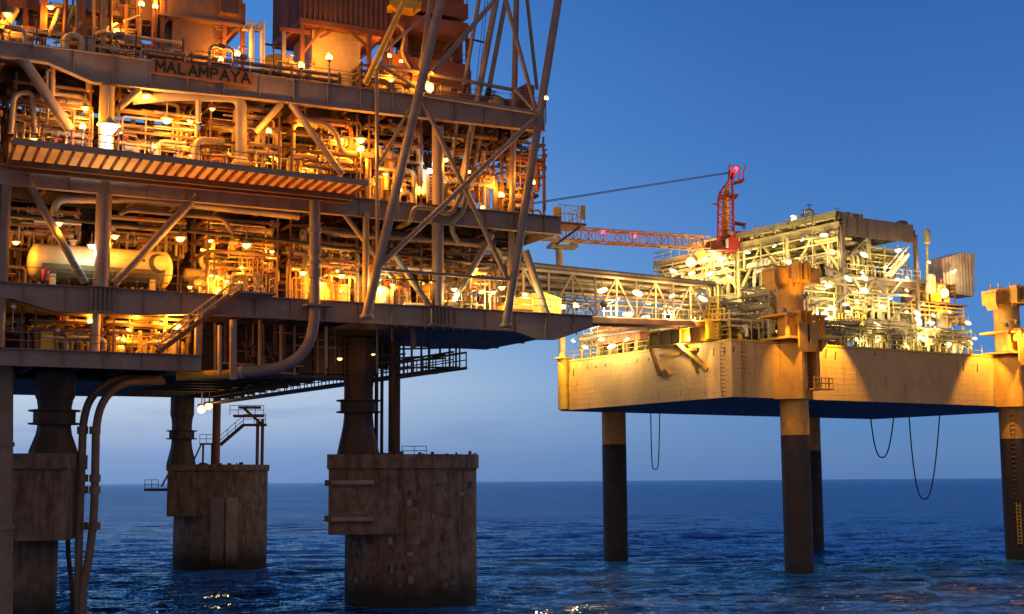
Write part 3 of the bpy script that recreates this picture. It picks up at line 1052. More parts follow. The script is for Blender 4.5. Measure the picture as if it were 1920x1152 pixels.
# pipes and stairs on the rear shaft
k = lambda x: (x - 415) / sc2
one(MB().tube([W2.w(k(407), -2, zz2(873)), W2.w(k(407), -2, 20.5)], .48, 16), 'caisson_pipe', M_RUST, 'rusty vertical pipe on the rear shaft left of its stair', 'pipe')
st2 = thing('access_stair', 'open zigzag access stair on legs above the rear concrete shaft', 'stairs', W2.w(k(450), -1, zz2(873)))
for x in (481, 490):
    MB().tube([W2.w(k(x), -1, zz2(873)), W2.w(k(x), -1, 17.6)], .2, 12).build('leg', M_RUST, st2)
MB().beam(W2.w(k(413), -1, zz2(836)), W2.w(k(455), -1, zz2(799)), .9, .35).build('flight', M_DARK, st2)
MB().rail([W2.w(k(413), -1.4, zz2(836)), W2.w(k(455), -1.4, zz2(799))], 1.1, 1.2, .04).build('handrail', M_DARK, st2)
MB().box(W2, k(453), k(497), -1.6, 0, zz2(801), zz2(797)).build('landing', M_DARK, st2)
MB().rail([W2.w(k(455), -1.6, zz2(797)), W2.w(k(496), -1.6, zz2(797))], 1.1, .9, .04).build('handrail', M_RUST, st2)
MB().box(W2, k(436), k(492), -1.4, .4, zz2(784), zz2(780)).build('landing', M_RUST, st2)
MB().rail([W2.w(k(430), -1.4, zz2(780)), W2.w(k(492), -1.4, zz2(780))], 1.1, .9, .04).build('handrail', M_RUST, st2)
MB().beam(W2.w(k(488), -.5, zz2(797)), W2.w(k(455), -.5, zz2(768)), .8, .3).build('flight', M_RUST, st2)
MB().box(W2, k(446), k(486), -1.2, .4, zz2(768), zz2(764)).build('landing', M_RUST, st2)
st3 = thing('shaft_ladder', 'short ladder and railed step beside the pedestal of the rear shaft', 'ladder', W2.w(k(375), -2, zz2(873)))
MB().beam(W2.w(k(366), -2.2, zz2(868)), W2.w(k(380), -2.2, zz2(836)), .7, .12).build('flight', M_DARK, st3)
MB().box(W2, k(378), k(402), -2.7, -1.6, zz2(836), zz2(833)).build('landing', M_DARK, st3)
MB().rail([W2.w(k(378), -2.6, zz2(833)), W2.w(k(402), -2.6, zz2(833))], 1.0, .7, .035).build('handrail', M_DARK, st3)
for x in (384, 400):
    MB().tube([W2.w(k(x), -2.2, zz2(870)), W2.w(k(x), -2.2, zz2(836))], .12).build('leg', M_DARK, st3)
bs = thing('side_basket', 'small railed basket platform hanging off the left side of the rear shaft', 'platform', W2.w(k(295), -2, zz2(918)))
MB().box(W2, k(281), k(329), -2.8, -1.4, zz2(920), zz2(915)).build('floor', M_RUST, bs)
MB().rail([W2.w(k(282), -2.7, zz2(915)), W2.w(k(306), -2.7, zz2(915))], 1.0, .6, .04).build('handrail', M_RUST, bs)
MB().beam(W2.w(k(310), -2, zz2(912)), W2.w(k(326), -2, zz2(882)), .7, .15).build('flight', M_WHITE, bs)

# risers at the left
rs = 'curved riser pipes at the left shaft'
V = 7.0
P = lambda x, y, v=V: A.px(x, y, v)
rz1 = thing('riser_pipe', 'left of the two curved riser pipes beside the left shaft', 'riser pipe', P(155, 1000) * 1.0, rs)
MB().tube(bend([P(300, 711, 9), P(222, 709), P(190, 725), P(166, 752), P(156, 790), P(152, 900), P(148, 1000), P(146, 1240)], 1.5, 3), .29, 18).build('pipe_run', M_RISER, rz1)
rz2 = thing('riser_pipe', 'right of the two curved riser pipes beside the left shaft', 'riser pipe', P(178, 1000, 6.3) * 1.0, rs)
MB().tube(bend([P(305, 716, 9), P(238, 716, 6.5), P(208, 732, 6.3), P(188, 762, 6.3), P(180, 800, 6.3), P(177, 960, 6.3), P(168, 1040, 6.3), P(156, 1100, 6.3), P(153, 1240, 6.3)], 1.5, 3), .29, 18).build('pipe_run', M_RISER, rz2)
for rz, x, v in ((rz1, 155, V), (rz2, 178, 6.3)):
    for y in (800, 890, 912, 980):
        MB().tube([P(x, y, v), P(x, y + 14, v)], .40, 18).build('clamp', M_RISER, rz)
one(MB().tube([P(127, 990, 8), P(128, 1040, 8), P(136, 1110, 8), P(136, 1240, 8)], .17, 12), 'riser_pipe', M_DARK, 'thin black riser pipe between the left shaft and the curved pair', 'riser pipe', rs)
fl = thing('leg_pipe', 'broad brown vertical pipe at the very left edge of the picture', 'pipe', P(10, 1000, 2) * 1.0)
MB().tube([P(10, 684, 2), P(8, 1240, 2)], .52, 22).build('pipe_run', M_RISER, fl)
for y in (700, 830, 985):
    MB().tube([P(10, y, 2), P(10, y + 8, 2)], .6, 22).build('clamp', M_RISER, fl)

# hanging catwalk between the middle and the rear shaft
cw = thing('hanging_catwalk', 'dark open catwalk hanging below the deck between the middle and rear shafts', 'catwalk', (-16, 129, 19))
q0, q1 = pd(862, 690, 110), pd(393, 757, 157)
dirw = (q1 - q0)
sd = dirw.cross(Vector((0, 0, 1))).normalized()
for o_ in (-.6, .6):
    m = MB()
    for h, r_ in ((0, .13), (1.25, .09), (.65, .05)):
        m.tube([q0 + sd * o_ + Vector((0, 0, h)), q1 + sd * o_ + Vector((0, 0, h))], r_, 6)
    n = 34
    for i in range(n + 1):
        p = q0 + dirw * (i / n) + sd * o_
        m.tube([p, p + Vector((0, 0, 1.25))], .055, 5)
    m.build('side_frame', M_DARK, cw)
MB().beam(q0 + Vector((0, 0, -.02)), q1 + Vector((0, 0, -.02)), 1.1, .06).build('floor', M_DARK, cw)
m = MB()
for i in range(0, 12):
    p = q0 + dirw * (i / 11)
    m.tube([p, Vector((p.x, p.y, 21.9 if i < 5 else 18.9))], .08, 6)
m.build('hangers', M_DARK, cw)
hg = thing('pipe_hanger_frame', 'dark stepped hanger frame with thin pipes under the right part of the deck', 'frame', A.w(31, 5, 20))
for (x0, y0, x1, y1) in ((740, 655, 860, 652), (745, 672, 835, 666), (745, 690, 860, 689), (750, 706, 820, 700), (700, 668, 760, 664), (700, 682, 835, 672), (715, 700, 770, 690)):
    MB().beam(A.px(x0, y0, 5), A.px(x1, y1, 5), .14).build('rail_bar', M_DARK, hg)
for x, y in ((757, 708), (772, 704), (790, 700), (805, 700), (825, 672), (843, 690), (855, 690)):
    MB().tube([A.px(x, 645, 5), A.px(x, y, 5)], .1, 6).build('hanger', M_DARK, hg)
uf = thing('under_deck_frame', 'thin brown frames and rails hanging in the dark bay below the main girder', 'frame', A.w(20, 6, 19))
R = random.Random(5)
for i in range(13):
    x = 402 + i * 19 + R.uniform(-4, 4)
    MB().beam(A.px(x, 604, 6), A.px(x, R.uniform(660, 706), 6), R.uniform(.08, .2)).build('upright', R.choice([M_BROWN, M_TAN, M_BEAM]), uf)
for i in range(12):
    x, y = R.uniform(400, 560), R.uniform(618, 702)
    MB().beam(A.px(x, y, 5.8), A.px(x + R.uniform(50, 120), y + R.uniform(2, 8), 5.8), .1).build('rail', R.choice([M_BROWN, M_TAN]), uf)
for i in range(5):
    x = 455 + i * 14
    MB().beam(A.px(x, 640, 5.9), A.px(x + 22, 690, 5.9), .09).build('brace', M_BROWN, uf)
# ------------------------------------------------------------------ process pipework


def valve(fr, R, u, v, z, parent, mat):
    s = R.uniform(.8, 1.3)
    b = MB().vessel(fr.w(u - .28 * s, v, z), fr.w(u + .28 * s, v, z), .19 * s, 10)
    b.tube([fr.w(u, v, z), fr.w(u, v, z + .55 * s)], .06, 6)
    o = b.build('valve', mat, parent)
    c = fr.w(u, v, z + .55 * s)
    ring = [c + fr.u * (.24 * s * math.cos(t)) + fr.v * (.24 * s * math.sin(t)) for t in np.linspace(0, 2 * PI, 11)]
    MB().tube(ring, .035, 5).build('handwheel', R.choice([M_RED, M_BLACK, M_YEL]), o)


def pipework(fr, u0, u1, v0, v1, z0, z1, seed, label, group, nh=26, nv=12, nl=6, nves=3, mats=None, name='process_module', rail=True, thin=1.0,
             rack=True, frame_mat=None, ncab=3):
    """one process module: rack frame, pipe runs with drops, risers, loops, vessels, valves, cable tray"""
    R = random.Random(seed)
    mats = mats or [M_PIPE, M_PIPE, M_PIPE2, M_STEEL, M_CREAM]
    frame_mat = frame_mat or M_BROWN
    H = z1 - z0
    r = thing(name, label, 'process module', fr.w((u0 + u1) / 2, (v0 + v1) / 2, z0), group)
    f = MB()
    us = np.linspace(u0 + .2, u1 - .2, max(2, int((u1 - u0) / 3.2) + 1))
    for u in us:
        for v in (v0, v1):
            f.beam(fr.w(u, v, z0), fr.w(u, v, z1), .13)
    for zf_ in ((.52, .72, .9) if rack else ()):
        z = z0 + H * zf_
        for u in us:
            f.beam(fr.w(u, v0, z), fr.w(u, v1, z), .14, .2)
        for v in (v0, v1):
            f.beam(fr.w(u0, v, z), fr.w(u1, v, z), .12, .18)
    f.build('rack_frame', frame_mat, r)
    for i in range(nh):
        rad = R.choice([.05, .06, .08, .08, .11, .14, .18, .24]) * thin
        a = R.uniform(u0, u1 - 1.5)
        b = min(u1, a + R.uniform(1.5, (u1 - u0)))
        v = v0 + (v1 - v0) * R.random() ** 1.4
        z = z1 - H * R.uniform(.05, .68)
        pts = [(a, v, z), (b, v, z)]
        for end in (0, 1):
            t = R.random()
            p = pts[-1] if end else pts[0]
            if t < .4:
                ex = [(p[0], p[1], max(z0 + .2, p[2] - R.uniform(.8, H * .6)))]
            elif t < .6:
                ex = [(p[0], min(v1, p[1] + R.uniform(.6, 2)), p[2])]
            elif t < .72:
                ex = [(p[0], p[1], min(z1, p[2] + R.uniform(.4, 1)))]
            else:
                ex = []
            pts = pts + ex if end else ex + pts
        m = MB().tube(bend([fr.w(*p) for p in pts], rad * 3, 3), rad)
        if rad > .07:
            for q in range(R.randint(1, 3)):
                u = R.uniform(a, b)
                m.tube([fr.w(u - .05, v, z), fr.w(u + .05, v, z)], rad * 1.7, 10)
        m.build('pipe', R.choice(mats), r)
        if R.random() < .35:
            valve(fr, R, R.uniform(a, b), v, z, r, R.choice(mats))
    for i in range(nv):
        rad = R.choice([.05, .07, .09, .12, .16, .22]) * thin
        u, v = R.uniform(u0, u1), v0 + (v1 - v0) * R.random() ** 1.3
        za, zb = z0 + .05, z0 + H * R.uniform(.15, .75)
        pts = [(u, v, za), (u, v, zb)]
        if R.random() < .55:
            pts.append((min(u1, max(u0, u + R.uniform(-2.2, 2.2))), v, zb))
        MB().tube(bend([fr.w(*p) for p in pts], rad * 3, 3), rad).build('riser', R.choice(mats), r)
    for i in range(nl):
        rad = R.choice([.06, .09, .12, .18, .24]) * thin
        u, v = R.uniform(u0 + .3, u1 - 2), v0 + (v1 - v0) * R.random() ** 1.6
        wd, hh = R.uniform(.8, 2.4), R.uniform(.5, 2.2)
        MB().tube(bend([fr.w(*p) for p in ((u, v, z0 + .05), (u, v, z0 + hh), (min(u1, u + wd), v, z0 + hh), (min(u1, u + wd), v, z0 + .05))], rad * 4, 4), rad).build('loop_pipe', R.choice(mats), r)
        valve(fr, R, min(u1, u + wd / 2), v, z0 + hh, r, R.choice(mats))
    for i in range(nves):
        t = R.random()
        u, v = R.uniform(u0 + .8, u1 - 1.6), R.uniform((v0 + v1) / 2, v1)
        if t < .5:
            rad = R.uniform(.45, .8)
            m = MB().vessel(fr.w(u, v, z0 + .4), fr.w(u, v, z0 + R.uniform(2.2, H * .62)), rad, 18)
            for q in (-.6, .6):
                m.beam(fr.w(u + q * rad, v, z0), fr.w(u + q * rad, v, z0 + .9), .12)
            m.build('vessel', R.choice(mats), r)
        else:
            rad = R.uniform(.4, .7)
            ln = R.uniform(1.6, 3.2)
            zc_ = z0 + rad + R.uniform(.4, 1.6)
            m = MB().vessel(fr.w(u - ln / 2, v, zc_), fr.w(u + ln / 2, v, zc_), rad, 18)
            for q in (-.3, .3):
                m.box(fr, u + ln * q - .1, u + ln * q + .1, v - rad * .8, v + rad * .8, z0, zc_ - rad * .6)
            m.build('vessel', R.choice(mats), r)
    for i in range(ncab):
        u, v = R.uniform(u0, u1 - 1), v0 + (v1 - v0) * R.random() ** 1.5
        w, h = R.uniform(.4, 1.2), R.uniform(.7, 1.9)
        m = MB().box(fr, u, u + w, v, v + .5, z0 + .1, z0 + h)
        m.box(fr, u + .05, u + w - .05, v - .03, v - .002, z0 + .18, z0 + h - .1)
        m.box(fr, u - .05, u + w + .05, v - .08, v + .58, z0 + h + .002, z0 + h + .06)
        m.build('cabinet', R.choice(mats), r)
    for i in range(2):
        z = z1 - H * R.uniform(.12, .5)
        v = R.uniform(v0, v1)
        m = MB().box(fr, u0, u1, v, v + .5, z, z + .04)
        m.box(fr, u0, u1, v - .03, v - .002, z - .02, z + .14)
        m.build('cable_tray', R.choice([M_PIPE2, M_STEEL]), r)
    return r


gA = 'pipework modules between the decks of the gas platform'
bays = [(-7, -.6), (.2, 5.6), (7.2, 13.2), (13.8, 19.4), (20, 25.6), (26.2, 31), (32.4, 37.4), (37.8, 42)]
bn = ['at the far left edge', 'left of the first big column', 'right of the first big column', 'behind the elbowing duct', 'right of the elbowing duct',
      'left of the leaning tower leg', 'inside the leaning tower', 'at its right end']
SP = [M_PIPE, M_PIPE, M_PIPE2, M_CREAM, M_STEEL, M_RUST, M_TAN, M_BROWN]
for i, (a, b) in enumerate(bays):
    for j, (v0, v1) in enumerate(((1.3, 5.2), (6.0, 12.4))):
        wh = ('in the front row of', 'in the back row of')[j]
        far = j == 1
        if i < 7 or j == 0:
            pipework(A, a, b, v0, v1, ZU, 38.2, 100 + i * 7 + j, f'orange-lit pipework {wh} the upper deck {bn[i]}', gA,
                     nh=28 if not far else 18, nv=10 if i < 5 else 5, nl=6, nves=3 if i < 5 else 1, ncab=3 if i < 5 else 1, mats=SP)
        if j == 0 and i in (1, 2):       # the tank stands here: only the rack above it
            pipework(A, a, b, 4.6, 6.5, ZM + 3.2, 29.6, 300 + i, f'overhead pipe rack above the {"left" if i == 1 else "right"} half of the long tank', gA, nh=30, nv=3, nl=0, nves=0, ncab=0, mats=SP)
            continue
        pipework(A, a, b, v0 if not (i == 7) else 5.4, v1, ZM, 29.7, 200 + i * 7 + j, f'orange-lit pipework {wh} the main deck {bn[i]}', gA,
                 nh=36 if not far else 20, nv=12, nl=9, nves=3, mats=SP)
for i, (a, b, w) in enumerate(((-7, 1.5, 'at the far left edge'), (2, 6.8, 'left of the deck stair'), (7.2, 12.8, 'behind the deck stair'))):
    pipework(A, a, b, 1.0, 6, ZL, 21.8, 500 + i, f'small pumps and pipework on the lower deck {w}', gA, nh=12, nv=14, nl=9, nves=4, thin=.8, ncab=5,
             mats=[M_PIPE, M_CREAM, M_YEL, M_STEEL] if i else [M_STEEL, M_RUST, M_BEAM])
for i_, (q, r_, lb) in enumerate((
        ([(100, 412, 1.4), (106, 374, 1.0), (250, 374, 1.0), (470, 396, 1.0), (560, 406, 1.0)], .28, 'wide pale header pipe running below the upper deck over the long tank'),
        ([(225, 402, .9), (240, 394, .9), (420, 410, .9), (436, 440, .9)], .16, 'thin pale header pipe just below the wide one over the long tank'),
        ([(590, 430, 1.6), (640, 440, 1.2), (820, 452, 1.2), (900, 460, 1.2)], .22, 'pale header pipe under the upper deck behind the leaning tower'),
        ([(560, 222, 1.0), (612, 232, .8), (632, 252, .8), (640, 285, .8), (700, 292, 1.0)], .2, 'yellow-lit pipe curling down by the right end of the walkway'),
        ([(365, 300, .8), (368, 262, .8), (420, 266, .8)], .26, 'fat yellow-lit pipe loop standing behind the walkway'),
        ([(20, 250, 1.0), (26, 178, 1.0), (60, 172, 1.0), (66, 250, 1.0)], .18, 'tall pale pipe loop at the left edge of the upper deck'))):
    one(MB().tube(bend([A.px(*p) for p in q], .7, 5), r_, 16), 'header_pipe', M_PIPE, lb, 'pipe')
# a run of black cable along the main deck ceiling
one(MB().tube([A.px(x, y, .9) for x, y in ((20, 402), (120, 412), (230, 422), (420, 440), (560, 455), (700, 473), (800, 483), (890, 493), (940, 494))], .13, 10),
    'cable_bundle', M_BLACK, 'black cable bundle running the length of the main deck ceiling', 'cable')
one(MB().tube([A.px(700, 522, -.2), A.px(760, 524, -.2), A.px(850, 530, -.2)], .06, 8), 'cable_bundle', M_BLACK, 'short dark cable strung behind the foot of the leaning tower', 'cable')

# ------------------------------------------------------------------ top deck


def bx(fr, x0, y0, x1, y1, v, dp, zmin=None):
    ua_, za_ = fr.uz(x0, y1, v)
    ub_, zb_ = fr.uz(x1, y0, v)
    zlo = za_ if zmin is None else zmin
    return ua_, ub_, v, v + dp, zlo, zb_


def slab(m, t):
    return m.box(A, *t)


M_WALL = paint('dull_brown_wall', (.25, .15, .095), rust=.35, rnd=0)
t1 = thing('exhaust_housing', 'tall pale brown box housing on the top deck behind the name board', 'housing', A.w(13, 6, ZT))
b = bx(A, 322, 22, 416, 120, 3.0, 5, ZT)
slab(MB(), b).build('wall', M_WALL, t1)
b2 = bx(A, 300, -40, 456, 24, 2.4, 6)
b2 = (*b2[:4], b2[4], b2[5] + 1.5)
m = slab(MB(), b2)
m.box(A, b2[0] - .15, b2[1] + .15, b2[2] - .15, b2[3], b2[4] - .2, b2[4] - .003)
m.build('wall', M_WALL, t1)
for x in (290, 304, 420, 455):
    u, z = A.uz(x, 60, 2.5)
    MB().beam(A.w(u, 2.5, ZT), A.w(u, 2.5, 46), .3).build('post', M_RUST, t1)
for x0, y0, x1, y1 in ((420, 78, 454, 42), (420, 40, 440, 12), (304, 50, 322, 24), (418, 96, 456, 100)):
    MB().beam(A.px(x0, y0, 2.5), A.px(x1, y1, 2.5), .2).build('brace', M_RUST, t1)
m = slab(MB(), bx(A, 414, 0, 448, 22, 1.6, .8))
m.build('duct', M_BROWN, t1)
m = MB()
R = random.Random(8)
for i in range(4):
    x = 396 + i * 3
    m.tube([A.px(x, 40 + i * 5, 2.8), A.px(x + 20, 40 + i * 6, 2.8)], .05)
m.build('pipe', M_PIPE, t1)

t2 = thing('intake_housing', 'yellow-lit box housing under a brown corrugated intake on the top deck', 'housing', A.w(22, 6, ZT))
slab(MB(), bx(A, 584, 62, 676, 168, 3.2, 4.5, ZT)).build('wall', M_CREAM, t2)
b = bx(A, 592, 46, 690, 66, 3.0, 5)
slab(MB(), b).build('wall', M_CREAM, t2)
b = bx(A, 566, -50, 724, 34, 2.2, 7)
m = slab(MB(), b)
for u in np.arange(b[0] + .1, b[1], .42):
    m.box(A, u, u + .16, b[2] - .12, b[2] - .002, b[4] + .02, b[5])
for v in np.arange(b[2] + .1, b[3], .42):
    m.box(A, b[0] - .12, b[0] - .002, v, v + .16, b[4] + .02, b[5])
m.build('corrugated_wall', M_CORR, t2)
MB().box(A, b[0] - .15, b[1] + .15, b[2] - .15, b[3], b[4] - .45, b[4] - .01).build('frame_beam', M_RUST, t2)
zb = b[4] - .45
for x, v in ((566, 2.3), (582, 6), (692, 2.3), (722, 2.3), (720, 8)):
    u, _ = A.uz(x, 100, v)
    MB().beam(A.w(u, v, ZT), A.w(u, v, zb), .32).build('post', M_RUST, t2)
for x0, y0, x1, y1 in ((568, 100, 610, 46), (640, 46, 690, 88), (676, 110, 720, 70), (566, 44, 536, 70), (600, 70, 640, 48)):
    MB().beam(A.px(x0, y0, 2.4), A.px(x1, y1, 2.4), .2).build('brace', M_RUST, t2)
slab(MB(), bx(A, 586, 142, 596, 158, 2.2, .6, ZT)).build('locker', M_YEL, t2)
u, z = A.uz(532, 60, 2.3)
MB().beam(A.w(u, 2.3, ZT), A.w(u, 2.3, z), .3).build('post', M_BEAM, t2)
MB().beam(A.px(524, 55, 2.3), A.px(580, 62, 2.3), .3).build('frame_beam', M_RUST, t2)
MB().rail([A.px(596, 160, 2.4), A.px(676, 166, 2.4)], 1.0, 1.2, .035).build('handrail', M_RUST, t2)

t3 = thing('stack_tower', 'rust-brown framed stack with stepped platforms behind the leaning tower', 'stack', A.w(31, 7, ZT))
slab(MB(), bx(A, 812, 0, 866, 62, 6, 4)).build('casing', M_RUST, t3)
b = bx(A, 826, -40, 870, 20, 5.4, 5)
slab(MB(), (*b[:5], b[5] + 1)).build('casing', M_RED, t3)
slab(MB(), bx(A, 800, 60, 862, 118, 6.4, 4)).build('casing', M_BROWN, t3)
slab(MB(), bx(A, 768, 30, 800, 130, 7, 3)).build('casing', M_BROWN, t3)
for x in (733, 760, 863, 877):
    u, z = A.uz(x, 60, 5.2)
    MB().beam(A.w(u, 5.2, ZT), A.w(u, 5.2, 47), .3).build('post', M_RUST, t3)
for y0, y1 in ((8, 12), (44, 50), (122, 130), (150, 156)):
    slab(MB(), bx(A, 735, y0, 878, y1, 4.6, 5)).build('platform', M_RUST, t3)
for y in (8, 122):
    MB().rail([A.px(740, y, 4.7), A.px(876, y + 3, 4.7)], 1.0, 1.2, .035).build('handrail', M_RUST, t3)
for x, v in ((748, 5), (760, 6), (812, 5), (846, 4.8), (856, 4.8), (880, 6)):
    u, z = A.uz(x, 100, v)
    MB().tube([A.w(u, v, ZT), A.w(u, v, 42 + (x % 7) * .5)], .18).build('pipe', M_PIPE, t3)
m = MB().tube(bend([A.px(738, 40, 4), A.px(760, 60, 4), A.px(752, 100, 4), A.px(770, 130, 4)], .5), .13)
m.build('pipe', M_PIPE, t3)
for x0, y0, x1, y1 in ((862, 60, 830, 95), (878, 48, 850, 80), (770, 120, 800, 155), (712, 125, 760, 160)):
    MB().beam(A.px(x0, y0, 4.6), A.px(x1, y1, 4.6), .16).build('brace', M_RUST, t3)
yl = thing('yellow_landing', 'bright yellow access landing high up beside the leaning tower', 'landing', A.w(28, 3, 44))
slab(MB(), bx(A, 730, 2, 790, 9, 2.8, 2)).build('floor', M_YEL, yl)
for x in (736, 756, 782):
    MB().beam(A.px(x, 4, 2.7), A.px(x + 8, -30, 2.7), .12).build('post', M_YEL, yl)
MB().beam(A.px(732, 3, 2.7), A.px(744, 20, 2.7), .14).build('brace', M_YEL, yl)
MB().beam(A.px(790, 3, 2.7), A.px(774, 24, 2.7), .14).build('brace', M_YEL, yl)

t4 = thing('fan_skid', 'dark boxes, ducts and slanting pipes crowded on the left of the top deck', 'skid', A.w(3, 6, ZT))
slab(MB(), bx(A, 168, -20, 204, 20, 4.5, 4)).build('casing', M_DARK, t4)
slab(MB(), bx(A, 206, -30, 300, 28, 5, 4)).build('casing', M_TAN, t4)
slab(MB(), bx(A, 160, 26, 232, 78, 5.5, 4)).build('casing', M_BROWN, t4)
slab(MB(), bx(A, 232, 58, 252, 96, 5.5, 3, ZT)).build('casing', M_RUST, t4)
slab(MB(), bx(A, 0, -10, 75, 10, 4, 3)).build('casing', M_RUST, t4)
slab(MB(), bx(A, 40, 12, 66, 70, 4.5, 3)).build('casing', M_RUST, t4)
for x in (4, 78, 84, 120, 148, 155, 262, 288):
    u, z = A.uz(x, 50, 3)
    MB().beam(A.w(u, 3, ZT), A.w(u, 3, 46), .26).build('post', M_RUST, t4)
for x0, y0, x1, y1, r_ in ((92, 70, 112, 18, .2), (0, 40, 16, 62, .25), (120, 60, 138, 12, .18), (130, 80, 150, 40, .15), (16, 42, 30, 16, .28), (60, 60, 90, 56, .08),
                           (232, 40, 262, 30, .1), (180, 62, 220, 44, .1), (240, 90, 250, 70, .12), (100, 80, 126, 76, .12)):
    MB().tube([A.px(x0, y0, 2.6), A.px(x1, y1, 2.6)], r_, 12).build('pipe', M_PIPE, t4)
R = random.Random(21)
for i in range(22):
    x = R.uniform(-5, 318)
    v = R.uniform(2.2, 5)
    top = R.choice([-40, -40, R.uniform(0, 60)])
    m = MB()
    if R.random() < .6:
        m.tube([A.px(x, 95 + x * .1, v), A.px(x + R.choice([0, 0, 0, R.uniform(-25, 25)]), top, v)], R.choice([.08, .12, .16, .25]), 10)
    else:
        m.beam(A.px(x, 95 + x * .1, v), A.px(x, top, v), R.uniform(.15, .35))
    m.build('upright', R.choice([M_RUST, M_BROWN, M_PIPE, M_RUST]), t4)
for i in range(12):
    y = R.uniform(-5, 70)
    x = R.uniform(0, 250)
    v = R.uniform(2.5, 5)
    MB().tube([A.px(x, y, v), A.px(x + R.uniform(30, 90), y + R.uniform(2, 12), v)], R.choice([.06, .1, .16]), 8).build('cross_pipe', R.choice([M_RUST, M_BROWN, M_PIPE]), t4)
slab(MB(), bx(A, 66, 20, 160, 60, 6.5, 1)).build('casing', M_BROWN, t4)
pipework(A, -2, 12, 1.2, 4, ZT, 42.2, 611, 'low pipework and rails along the top deck left of the name board', gA, nh=7, nv=26, nl=9, nves=3, mats=[M_PIPE, M_RUST, M_CREAM], rack=False)
pipework(A, 12.2, 24, 1.0, 2.6, ZT, 41.2, 612, 'low pipework along the top deck behind the name board', gA, nh=3, nv=12, nl=5, nves=0, ncab=1, thin=.5, mats=[M_PIPE, M_RUST, M_CREAM], rack=False)
pipework(A, 25.5, 31.5, 1.2, 6, ZT, 42.4, 613, 'rust-lit pipework on the top deck between the intake housing and the stack', gA, nh=18, nv=14, nl=9, nves=2, mats=[M_PIPE, M_RUST, M_CREAM])
pipework(A, 32, 40.6, 1.2, 6, ZT, 41.0, 614, 'low pipework at the right end of the top deck', gA, nh=6, nv=12, nl=8, nves=2, mats=[M_PIPE, M_RUST, M_STEEL])
for i, (x, y) in enumerate(((470, 42), (490, 44))):
    t = thing('goose_neck_vent', f'{("left", "right")[i]} of two pale goose-neck vent pipes against the sky gap', 'vent', A.px(x, 120, 2))
    MB().tube(bend([A.px(x + 2, 130, 2), A.px(x + 2, y - 2, 2), A.px(x - 6, y + 8, 2), A.px(x - 9, y + 12, 2)], .5, 5), .2, 12).build('pipe', M_WHITE, t)
    MB().lathe(A.px(x - 10, y + 15, 2), [(.3, 0), (.2, .3)], 12).build('hood', M_CREAM, t)
one(MB().lathe(A.px(520, 148, 4), [(1.5, 0), (1.5, 1.0), (1.1, 1.6), (.3, 1.9), (0, 1.92)], 24), 'lube_tank', M_YEL, 'squat yellow-lit round tank on the top deck below the sky gap', 'tank')
t = thing('lamp_mast', 'dark tee-shaped mast standing in the sky gap of the top deck', 'mast', A.px(514, 150, 1.4))
MB().tube([A.px(514, 155, 1.4), A.px(513, 86, 1.4)], .08).build('pole', M_DARK, t)
MB().beam(A.px(497, 83, 1.4), A.px(528, 88, 1.4), .14).build('crossarm', M_DARK, t)
t = thing('deck_crane_stub', 'dark stubby equipment with rails at the far right corner of the top deck', 'equipment', A.w(40, 4, ZT))
m = slab(MB(), bx(A, 985, 160, 1002, 198, 4, 1.5))
m.build('casing', M_RUST, t)
m = MB()
for i in range(6):
    m.beam(A.px(966 + i * 2, 168 + i * 5, 4.2), A.px(984, 166 + i * 5, 4.2), .05)
m.build('ladder_rungs', M_DARK, t)
one(MB().lathe(A.px(925, 208, 2), [(.9, 0), (1.05, .5), (.9, 1.0), (.4, 1.3), (0, 1.35)], 20), 'dome_cover', M_TAN, 'rounded tan cover low on the right part of the top deck', 'cover')
# big pale round-ended vessel and the white cabinet in the upper deck bay under the tower
one(MB().vessel(A.px(790, 372, 3), A.px(790, 318, 3), .62, 22), 'air_receiver', M_WHITE, 'pale green-white upright vessel behind the tower on the upper deck', 'vessel')
t = thing('white_ladder_cage', 'white lit ladder frame beside the pale vessel on the upper deck', 'ladder', A.px(808, 378, 1))
m = MB()
for x in (801, 815):
    m.beam(A.px(x, 380, 1), A.px(x, 328, 1), .1)
for y in range(332, 380, 6):
    m.beam(A.px(801, y, 1), A.px(815, y, 1), .08)
m.build('ladder', M_WHITE, t)
# white-lit pipe piece behind the tower
one(MB().vessel(A.px(762, 505, 1.6), A.px(812, 508, 1.6), .26, 16), 'white_drum', M_WHITE, 'long white drum slung behind the tower foot on the main deck', 'drum')
one(MB().vessel(A.px(716, 575, 1.0), A.px(714, 536, 1.0), .55, 20), 'lit_vessel', M_CREAM, 'short cream vessel glowing under the lamp at the tower foot', 'vessel')
one(MB().vessel(A.px(756, 574, .9), A.px(800, 577, .9), .3, 16), 'white_drum', M_WHITE, 'short white drum lying on the main deck by the tower column', 'drum')

